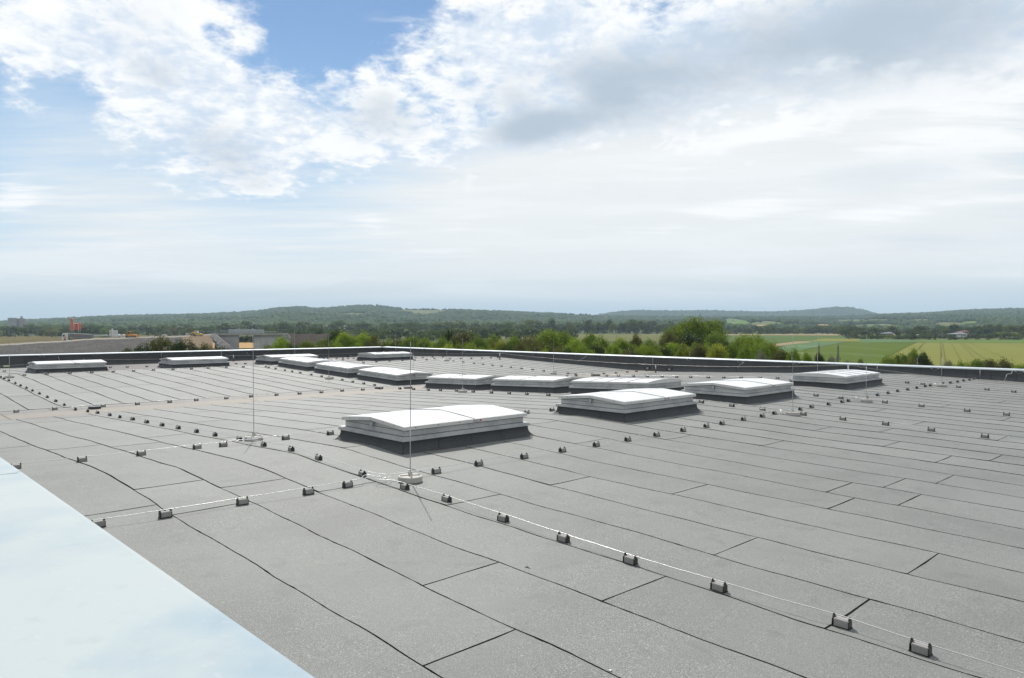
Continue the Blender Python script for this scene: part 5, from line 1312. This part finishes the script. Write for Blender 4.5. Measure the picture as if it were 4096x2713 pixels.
# distant blocks of flats
def house(label, cat, name, parts, D, ref, group=None):
    root = empty(name, GP(ref, D)); tag(root, label, cat, group)
    for pn, m, boxes in parts:
        for bx in boxes:
            mb = MB()
            if len(bx) == 4: boxpx(mb, *bx, D, 10)
            else: boxpx(mb, *bx)
            mb.v = [(v[0] - root.location.x, v[1] - root.location.y, v[2] - root.location.z) for v in mb.v]
            mb.build(pn, M[m], root)
    return root
house('far grey mill building with a pinkish square tower on the left horizon', 'building', 'mill_building', [('wall', 'wall_far', [(31, 68, 1272, 1330, 1080, 30)]), ('wall', 'wall_pink', [(68.2, 101, 1274, 1330, 1083, 30)]), ('tower', 'wall_pink', [(82, 92, 1266, 1274, 1085, 9)]), ('stair_strip', 'wall_far', [(39, 42, 1275, 1318, 1079.5, 1), (84, 87, 1275, 1318, 1082.5, 1)]), ('antenna', 'rail', [(45, 45.5, 1266, 1272, 1090, .4), (55, 55.4, 1267, 1272, 1090, .4), (38, 38.4, 1268, 1272, 1090, .4)])], 1080, 60)
root = house('white box shaped hall with faded red letters, left of the bulldozer', 'building', 'hall', [('wall', 'white', [(437, 471, 1322.5, 1352, 640, 9)]), ('wall', 'white', [(446, 453, 1315, 1322.4, 641, 4)]), ('corner_shade', 'wall_far', [(445.3, 446.5, 1323, 1349, 639.9, .08)]), ('low_wing', 'white', [(471.2, 501, 1339.5, 1350, 642, 8)])], 640, 452)
for txt, px in (('ZS', 441), ('OS', 461)):
    c = bpy.data.curves.new('letters', 'FONT'); c.body = txt; c.size = 1.45; c.extrude = .02; c.align_x = 'CENTER'
    o = bpy.data.objects.new('letters', c); col.objects.link(o)
    bpy.context.view_layer.update()
    me = bpy.data.meshes.new_from_object(o.evaluated_get(bpy.context.evaluated_depsgraph_get())); bpy.data.objects.remove(o)
    me.materials.clear(); me.materials.append(M['redmark'])
    o = bpy.data.objects.new('letters', me); col.objects.link(o); o.parent = root
    q = GP(px, 639.8, ZY(1333, 640)); o.location = q - root.location; o.rotation_euler = (math.pi / 2, 0, AZ)
house('long low hall with a pale green roof, left of the white box hall', 'building', 'hall', [('wall', 'wall_far', [(400, 436, 1346.5, 1353, 640, 12)]), ('roof', 'greenroof', [(374, 436.5, 1341, 1346.4, 638, 16)])], 640, 405)
for px in (476, 495):
    mb = MB(); c = GP(px, 636, ZY(1340, 636)); n0 = 0
    for k in range(5):
        pass
    mb.loft([[(c.x + r_ * math.cos(t), c.y + r_ * math.sin(t), c.z + z_) for t in [j * math.pi / 5 for j in range(10)]] for r_, z_ in ((1.1, -2.2), (1.1, 0), (.8, .45), (.3, .6))])
    tag(mb.build('white_tank', M['white'], smooth=True), '%s white dome beside the white box hall' % ('left' if px == 476 else 'right'), 'tank', 'white domes')
house('small shed with a bright roof in front of the woods, left of the yellow roller', 'shed', 'shed', [('wall', 'wall_far', [(648, 667, 1343.5, 1348, 560, 5)]), ('roof', 'white', [(646, 669, 1339.5, 1343.4, 559.5, 6)])], 560, 656)
mb = MB(); cpt = GP(229, 1000, GZ); n = 16
mb.loft([[(cpt.x + r_ * math.cos(t), cpt.y + r_ * math.sin(t), z_) for t in [j * 2 * math.pi / n for j in range(n)]] for r_, z_ in ((4.2, GZ), (4.2, ZY(1328, 1000)), (3.2, ZY(1322.5, 1000)), (1.2, ZY(1320, 1000)))])
tag(mb.build('storage_dome', M['wall_pink'], smooth=True), 'pale pinkish storage dome behind the trees left of the truck', 'silo')
for (a, b, y0, y1, nm) in ((116, 130, 1327, 1334, 'left'), (355, 372, 1325, 1332, 'right')):
    house('small %s house with a weathered pink roof half hidden by trees' % nm, 'house', 'house', [('wall', 'wall_far', [(a + 1, b - 1, y0 + 3.5, 1345, 780, 8)]), ('roof', 'wall_pink', [(a, b, y0, y0 + 3.4, 779, 10)])], 780, (a + b) / 2)
# houses at the right
def hiproof(root, x0, x1, ytop, yb, D, depth, m):
    zt, zb = ZY(ytop, D), ZY(yb, D); a, b = GP(x0, D, zb), GP(x1, D, zb); o_ = FW * depth
    c1 = GP(x0 + (x1 - x0) * .42, D + depth / 2, zt); c2 = GP(x0 + (x1 - x0) * .55, D + depth / 2, zt)
    mb = MB(); off = root.location
    P = [a, b, b + o_, a + o_]
    mb.v = [tuple(p - off) for p in P + [c1, c2]]; mb.f = [(0, 1, 5, 4), (1, 2, 5), (2, 3, 4, 5), (3, 0, 4), (3, 2, 1, 0)]; mb.m = [0] * 5
    mb.build('roof', m, root)
hs = house('white single storey house with a pale grey hipped roof, among the trees at the right', 'house', 'house', [('wall', 'white', [(3825, 3846, 1337, 1350, 545, 9)]), ('wall', 'white', [(3846.2, 3868, 1337, 1350, 545.4, 9)]), ('pillar', 'wall_pink', [(3845, 3848, 1338, 1350, 544.8, .5), (3863, 3866, 1338, 1350, 544.9, .5)]), ('window', 'glass_sky', [(3852, 3859, 1340, 1345, 545.2, .3)])], 545, 3846)
hiproof(hs, 3822, 3870, 1328.5, 1337.2, 543.5, 12, M['greyroof'])
hs = house('house with a dark grey roof behind the hedge, left of the white house', 'house', 'house', [('wall', 'wall_far', [(3545, 3573, 1334, 1345, 650, 8)])], 650, 3560); hiproof(hs, 3540, 3577, 1328.5, 1334.4, 648, 11, M['greyroof'])
hs = house('house with a red brown roof behind the white house', 'house', 'house', [('wall', 'wall_pink', [(3850, 3876, 1328, 1345, 640, 8)])], 640, 3863); hiproof(hs, 3847, 3880, 1321.5, 1328.3, 638, 11, M['redroof'])
hs = house('house with a red roof near the right edge of the photo', 'house', 'house', [('wall', 'wall_pink', [(4045, 4075, 1337, 1350, 600, 8)])], 600, 4060); hiproof(hs, 4042, 4080, 1329, 1337.3, 598, 11, M['redroof'])
hs = house('low white outbuilding left of the white house', 'shed', 'shed', [('wall', 'white', [(3662, 3677, 1338.5, 1346, 600, 6)])], 600, 3669)
for px in (3712, 3744): house('%s stack of pale straw bales behind the hedge' % ('left' if px == 3712 else 'right'), 'straw stack', 'straw_stack', [('bale_stack', 'f_tan', [(px - 4, px + 8, 1338.5, 1346, 600, 6)])], 600, px)

# power poles at the right
def pole(px, top, D, lb, mast_=True):
    root = empty('power_pole', GP(px, D)); tag(root, lb, 'pole', 'power poles')
    h_ = ZY(top, D) - GZ
    mb = MB(); mb.loft([[(x, y, z) for x, y in ((-w, -w), (w, -w), (w, w), (-w, w))] for w, z in ((.22, 0), (.17, h_ - 1.6), (.14, h_ - 1.6), (.10, h_ - 1.5), (.10, h_))]); mb.build('mast', M['wood'], root)
    mb = MB()
    d = RT
    for z_ in ((h_ * .62, h_ * .34) if mast_ else (h_ * .6,)):
        a = Vector((-d.x * .9, -d.y * .9, z_)); b = Vector((d.x * .5, d.y * .5, z_ + .1)); mb.tube([a, b], .07, 5)
        for t in (-.85, -.4, .4): mb.tube([(d.x * t, d.y * t, z_), (d.x * t, d.y * t, z_ + .35)], .05, 5)
    mb.build('crossarm', M['wood'], root)
    mb = MB(); mb.tube([(0, 0, h_), (0, 0, h_ + .5)], .05, 5); mb.build('insulator', M['wood'], root)
    return root
pole(3276.5, 1384, 130, 'left one of the two dark power poles in the green field'); pole(3353, 1385, 122, 'right one of the two dark power poles, with crossarms, in the green field')
for k, (y0, y1, y2) in enumerate(((1411, 1409, 1418), (1416, 1414, 1424), (1386, 1384, 1395))):
    mb = MB(); path = [GP(3140, 138, ZY(y0, 138)), GP(3276, 130, ZY(y0 - 1, 130)), GP(3353, 122, ZY(y1 + 1, 122)), GP(3560, 106, ZY(y2 + 5, 106))]
    mb.tube(path, .0035, 4); tag(mb.build('power_line', M['cable']), ('upper', 'lower', 'top')[k] + ' thin overhead line strung along the two power poles', 'power line')
for px, tp in ((59, 1306), (113, 1306), (225, 1312), (626, 1318)):
    root = empty('power_pole', GP(px, 600)); tag(root, 'thin wooden pole %s behind the embankment' % {59: 'farthest left', 113: 'second from the left', 225: 'beside the pale dome', 626: 'between bulldozer and roller'}[px], 'pole', 'thin poles on the left')
    mb = MB(); mb.tube([(0, 0, 0), (0, 0, ZY(tp, 600) - GZ)], [.22, .15], 6); mb.build('mast', M['wood'], root)
    mb = MB(); z_ = ZY(tp + 4, 600) - GZ; mb.tube([(-RT.x * 1.2, -RT.y * 1.2, z_), (RT.x * 1.2, RT.y * 1.2, z_)], .08, 5); mb.build('crossarm', M['wood'], root)

# ------------------------------------------------------------------ vehicles
def vehicle(name, px, D, row, yaw, label, cat, s=1.):
    z = ZY(row, D); root = empty(name, GP(px, D, z), (0, 0, AZ + yaw)); root.scale = (s, s, s)
    return tag(root, label, cat)
def wheel(root, x, y, r, w, m='tyre', hub=True):
    mb = MB(); n = 16
    ring = lambda rr, yy: [(x + rr * math.cos(2 * math.pi * k / n), yy, r + rr * math.sin(2 * math.pi * k / n)) for k in range(n)]
    mb.loft([ring(r * .8, y), ring(r, y + w * .15), ring(r, y + w * .85), ring(r * .8, y + w)])
    o = mb.build('wheel', M[m], root)
    if hub:
        mb = MB(); ring2 = lambda rr, yy: [(x + rr * math.cos(2 * math.pi * k / 10), yy, r + rr * math.sin(2 * math.pi * k / 10)) for k in range(10)]
        mb.loft([ring2(r * .5, y - .02), ring2(r * .45, y + w + .02)]); h2 = mb.build('rim', M['wall_far'], root); h2.parent = o
# truck: local x along its length (front = -x), y away from the viewer
tr = vehicle('tipper_truck', 246, 318, 1364.5, R(9), 'white tractor truck with a long grey tipper trailer behind the crest of the embankment', 'truck')
mb = MB(); mb.loft([[(x, y, z) for x, z in ((0, .5), (0, 2.1), (.35, 3.25), (.7, 3.45), (2.5, 3.45), (2.55, 2.0), (2.55, .5))] for y in (0, 2.4)]); mb.build('cab', M['white'], tr)
mb = MB(); mb.box(.45, 1.35, -.02, 0, 1.95, 2.75); mb.build('side_window', M['glass_dark'], tr)
mb = MB(); mb.quad((-.02, .2, 2.12), (-.02, 2.2, 2.12), (.31, 2.2, 3.2), (.31, .2, 3.2)); mb.build('windscreen', M['glass_dark'], tr)
mb = MB(); mb.box(0, 2.5, -.02, 0, 1.62, 1.70); mb.build('side_stripe', M['glass_dark'], tr)
mb = MB(); mb.box(2.55, 11.9, .7, 1.7, .8, 1.1); mb.build('chassis', M['plastic'], tr)
wheel(tr, 1.3, 0, .52, .4); wheel(tr, 3.6, 0, .52, .5)
for x in (8.2, 9.4, 10.6): wheel(tr, x, 0, .52, .5)
tl = MB(); tl.loft([[(x, y, z) for x, z in ((3.3, 1.7), (3.1, 3.35), (12.0, 2.95), (12.0, 1.25), (5.0, 1.25))] for y in (0, 2.45)]); tl.build('tipper_body', M['trailer'], tr)
mb = MB(); mb.box(3.1, 12.0, -.05, 0, 3.2, 3.3); mb.v = [(x, y, z - (x - 3.1) * .042) for x, y, z in mb.v]; mb.build('body_rim', M['white'], tr)
for i in range(11):
    mb = MB(); x = 3.8 + i * .76; mb.box(x, x + .07, -.06, 0, 1.45, 3.15 - i * .03); mb.build('rib', M['trailer'], tr)
mb = MB(); mb.box(5.6, 7.8, -.075, -.062, 2.25, 2.42); mb.build('side_lettering', M['redmark'], tr)
# worker standing in front of the cab
wk = empty('person', GP(259.5, 272, ZY(1363, 272)), (0, 0, AZ)); tag(wk, 'person in an orange vest and dark trousers standing in front of the truck cab', 'person')
def skinbody(verts, edges, radii, name, m, parent, sub=1):
    me = bpy.data.meshes.new(name); me.from_pydata(verts, edges, []); o = bpy.data.objects.new(name, me); col.objects.link(o)
    md = o.modifiers.new('skin', 'SKIN'); 
    for i, r in enumerate(radii): me.skin_vertices[0].data[i].radius = (r, r)
    me.skin_vertices[0].data[0].use_root = True
    ms = o.modifiers.new('sub', 'SUBSURF'); ms.levels = sub; ms.render_levels = sub
    bpy.context.view_layer.update()
    e = bpy.data.meshes.new_from_object(o.evaluated_get(bpy.context.evaluated_depsgraph_get())); bpy.data.objects.remove(o)
    e.materials.clear(); e.materials.append(m); e.name = name
    o = bpy.data.objects.new(name, e); col.objects.link(o); o.parent = parent
    return o
V = [(0, 0, .95), (0, 0, 1.2), (0, 0, 1.42), (0, 0, 1.52), (0, 0, 1.62), (0, 0, 1.74), (.10, 0, .9), (.12, -.02, .5), (.13, 0, .08), (.13, -.14, .04), (-.10, 0, .9), (-.12, .03, .5), (-.13, .04, .08), (-.13, -.10, .04), (.19, 0, 1.40), (.27, 0, 1.12), (.25, -.12, .88), (.25, -.17, .80), (-.19, 0, 1.40), (-.27, 0, 1.12), (-.25, -.12, .88), (-.25, -.17, .80)]
Ed = [(0, 1), (1, 2), (2, 3), (3, 4), (4, 5), (0, 6), (6, 7), (7, 8), (8, 9), (0, 10), (10, 11), (11, 12), (12, 13), (2, 14), (14, 15), (15, 16), (16, 17), (2, 18), (18, 19), (19, 20), (20, 21)]
Rd = [.15, .15, .16, .06, .10, .085, .095, .07, .05, .04, .095, .07, .05, .04, .065, .05, .038, .035, .065, .05, .038, .035]
try:
    body = skinbody(V, Ed, Rd, 'body', M['cloth'], wk)
    mb = MB(); n = 14
    ring = lambda rx, ry, z: [(rx * math.cos(2 * math.pi * k / n), ry * math.sin(2 * math.pi * k / n), z) for k in range(n)]
    mb.loft([ring(.21, .17, .88), ring(.20, .17, 1.15), ring(.235, .18, 1.36), ring(.12, .12, 1.49)]); mb.build('vest', M['vest'], wk, smooth=True)
    mb = MB(); mb.loft([ring(.085, .10, 1.56), ring(.10, .115, 1.66), ring(.09, .10, 1.76), ring(.03, .03, 1.80)]); mb.build('head', M['skin'], wk, smooth=True)
    mb = MB(); mb.loft([ring(.125, .135, 1.72), ring(.12, .13, 1.80), ring(.05, .05, 1.85)]); mb.build('helmet', M['white'], wk, smooth=True)
except Exception as ex: print('person failed', ex)
# bulldozer
bd = vehicle('bulldozer', 501, 276, 1353, R(0), 'orange crawler bulldozer with a dark cab on the gravel embankment crest', 'bulldozer', .80)
for y in (0, 1.9):
    mb = MB(); mb.loft([[(x, yy, z) for x, z in ((.3, .1), (0, .55), (.45, 1.05), (4.6, .95), (5.1, .5), (4.7, .08))] for yy in (y, y + .5)]); mb.build('track', M['plastic'], bd)
    mb = MB(); mb.box(.8, 4.3, y - .03, y, .3, .7); mb.build('track_frame', M['wall_far'], bd)
mb = MB(); mb.loft([[(x, y, z) for x, z in ((2.3, .9), (2.3, 2.0), (4.9, 1.75), (5.1, .9))] for y in (.55, 1.85)]); mb.build('engine_hood', M['orange'], bd)
mb = MB(); mb.box(.7, 2.3, .5, 1.9, 1.0, 2.0); mb.build('platform', M['orange'], bd)
mb = MB(); mb.box(1.0, 2.2, .5, 1.9, 2.0, 3.0); mb.build('cab', M['glass_dark'], bd)
mb = MB(); mb.box(.9, 2.3, .4, 2.0, 3.0, 3.12); mb.build('cab_roof', M['orange'], bd)
for x in (1.95, 2.25): 
    mb = MB(); mb.box(x, x + .15, .38, .5, 2.0, 3.0); mb.build('cab_post', M['orange'], bd)
mb = MB(); mb.tube([(3.3, 1.0, 1.9), (3.3, 1.0, 2.7)], .08, 8); mb.build('exhaust', M['plastic'], bd)
mb = MB(); mb.box(5.15, 5.4, -.3, 2.7, .1, 1.5); mb.build('blade', M['orange'], bd)
mb = MB(); mb.loft([[(x, y, z) for x, z in ((-.4, .3), (-.5, 1.8), (-.2, 1.9), (0, .4))] for y in (.9, 1.4)]); mb.build('ripper', M['orange'], bd)
# roller
rl = vehicle('road_roller', 763, 281, 1346, R(0), 'yellow road roller with a slanted cab glass on the embankment beside the bridge', 'road roller', .80)
wheel(rl, .95, 0, .78, .5); wheel(rl, .95, 1.6, .78, .5)
mb = MB(); n = 20; ring = lambda rr, yy: [(4.2 + rr * math.cos(2 * math.pi * k / n), yy, .78 + rr * math.sin(2 * math.pi * k / n)) for k in range(n)]
mb.loft([ring(.78, 0.0), ring(.78, 2.1)]); mb.build('drum', M['wall_far'], rl, smooth=False)
mb = MB(); mb.loft([[(x, y, z) for x, z in ((-.2, .9), (-.1, 1.75), (.9, 2.15), (2.0, 2.0), (2.4, 1.0), (1.9, .8))] for y in (.35, 1.85)]); mb.build('engine_hood', M['yellow'], rl)
mb = MB(); mb.loft([[(x, y, z) for x, z in ((1.7, 1.5), (1.75, 2.75), (2.7, 2.75), (3.3, 1.9), (3.2, 1.4))] for y in (.4, 1.8)]); mb.build('cab', M['glass_sky'], rl)
mb = MB(); mb.box(1.6, 2.85, .3, 1.9, 2.76, 2.86); mb.build('cab_roof', M['yellow'], rl)
for x in (1.7, 2.25): 
    mb = MB(); mb.box(x, x + .12, .36, .42, 1.5, 2.76); mb.build('cab_post', M['yellow'], rl)
mb = MB(); mb.box(3.1, 5.2, -.15, -.02, .7, 1.4); mb.box(3.1, 5.2, 2.12, 2.25, .7, 1.4); mb.box(5.0, 5.25, -.02, 2.12, .7, 1.1); mb.box(3.05, 3.35, -.02, 2.12, .8, 1.5); mb.build('drum_frame', M['yellow'], rl)
for px, lb in ((748, 'left'), (752, 'second'), (759, 'right')):
    mb = MB(); boxpx(mb, px - 5, px - 2, 1332, 1335.5, 300, 1, ZY(1346, 300)); tag(mb.build('big_bag', M['white']), '%s white big bag standing behind the roller' % lb, 'bag', 'white bags by the roller')

# ------------------------------------------------------------------ air
hz_ = bpy.data.materials.new('haze'); hz_.use_nodes = True; t = hz_.node_tree; t.nodes.clear()
v = t.nodes.new('ShaderNodeVolumePrincipled'); v.inputs['Color'].default_value = (.62, .81, 1, 1); v.inputs['Density'].default_value = HAZE; v.inputs['Anisotropy'].default_value = 0
o_ = t.nodes.new('ShaderNodeOutputMaterial'); t.links.new(v.outputs[0], o_.inputs['Volume'])
mb = MB(); mb.box(-9500, 9500, -9500, 9500, GZ - 340, 260)
hz = mb.build('haze', hz_); tag(hz, 'thin blue summer haze filling the air over the land', 'haze', kind='stuff')
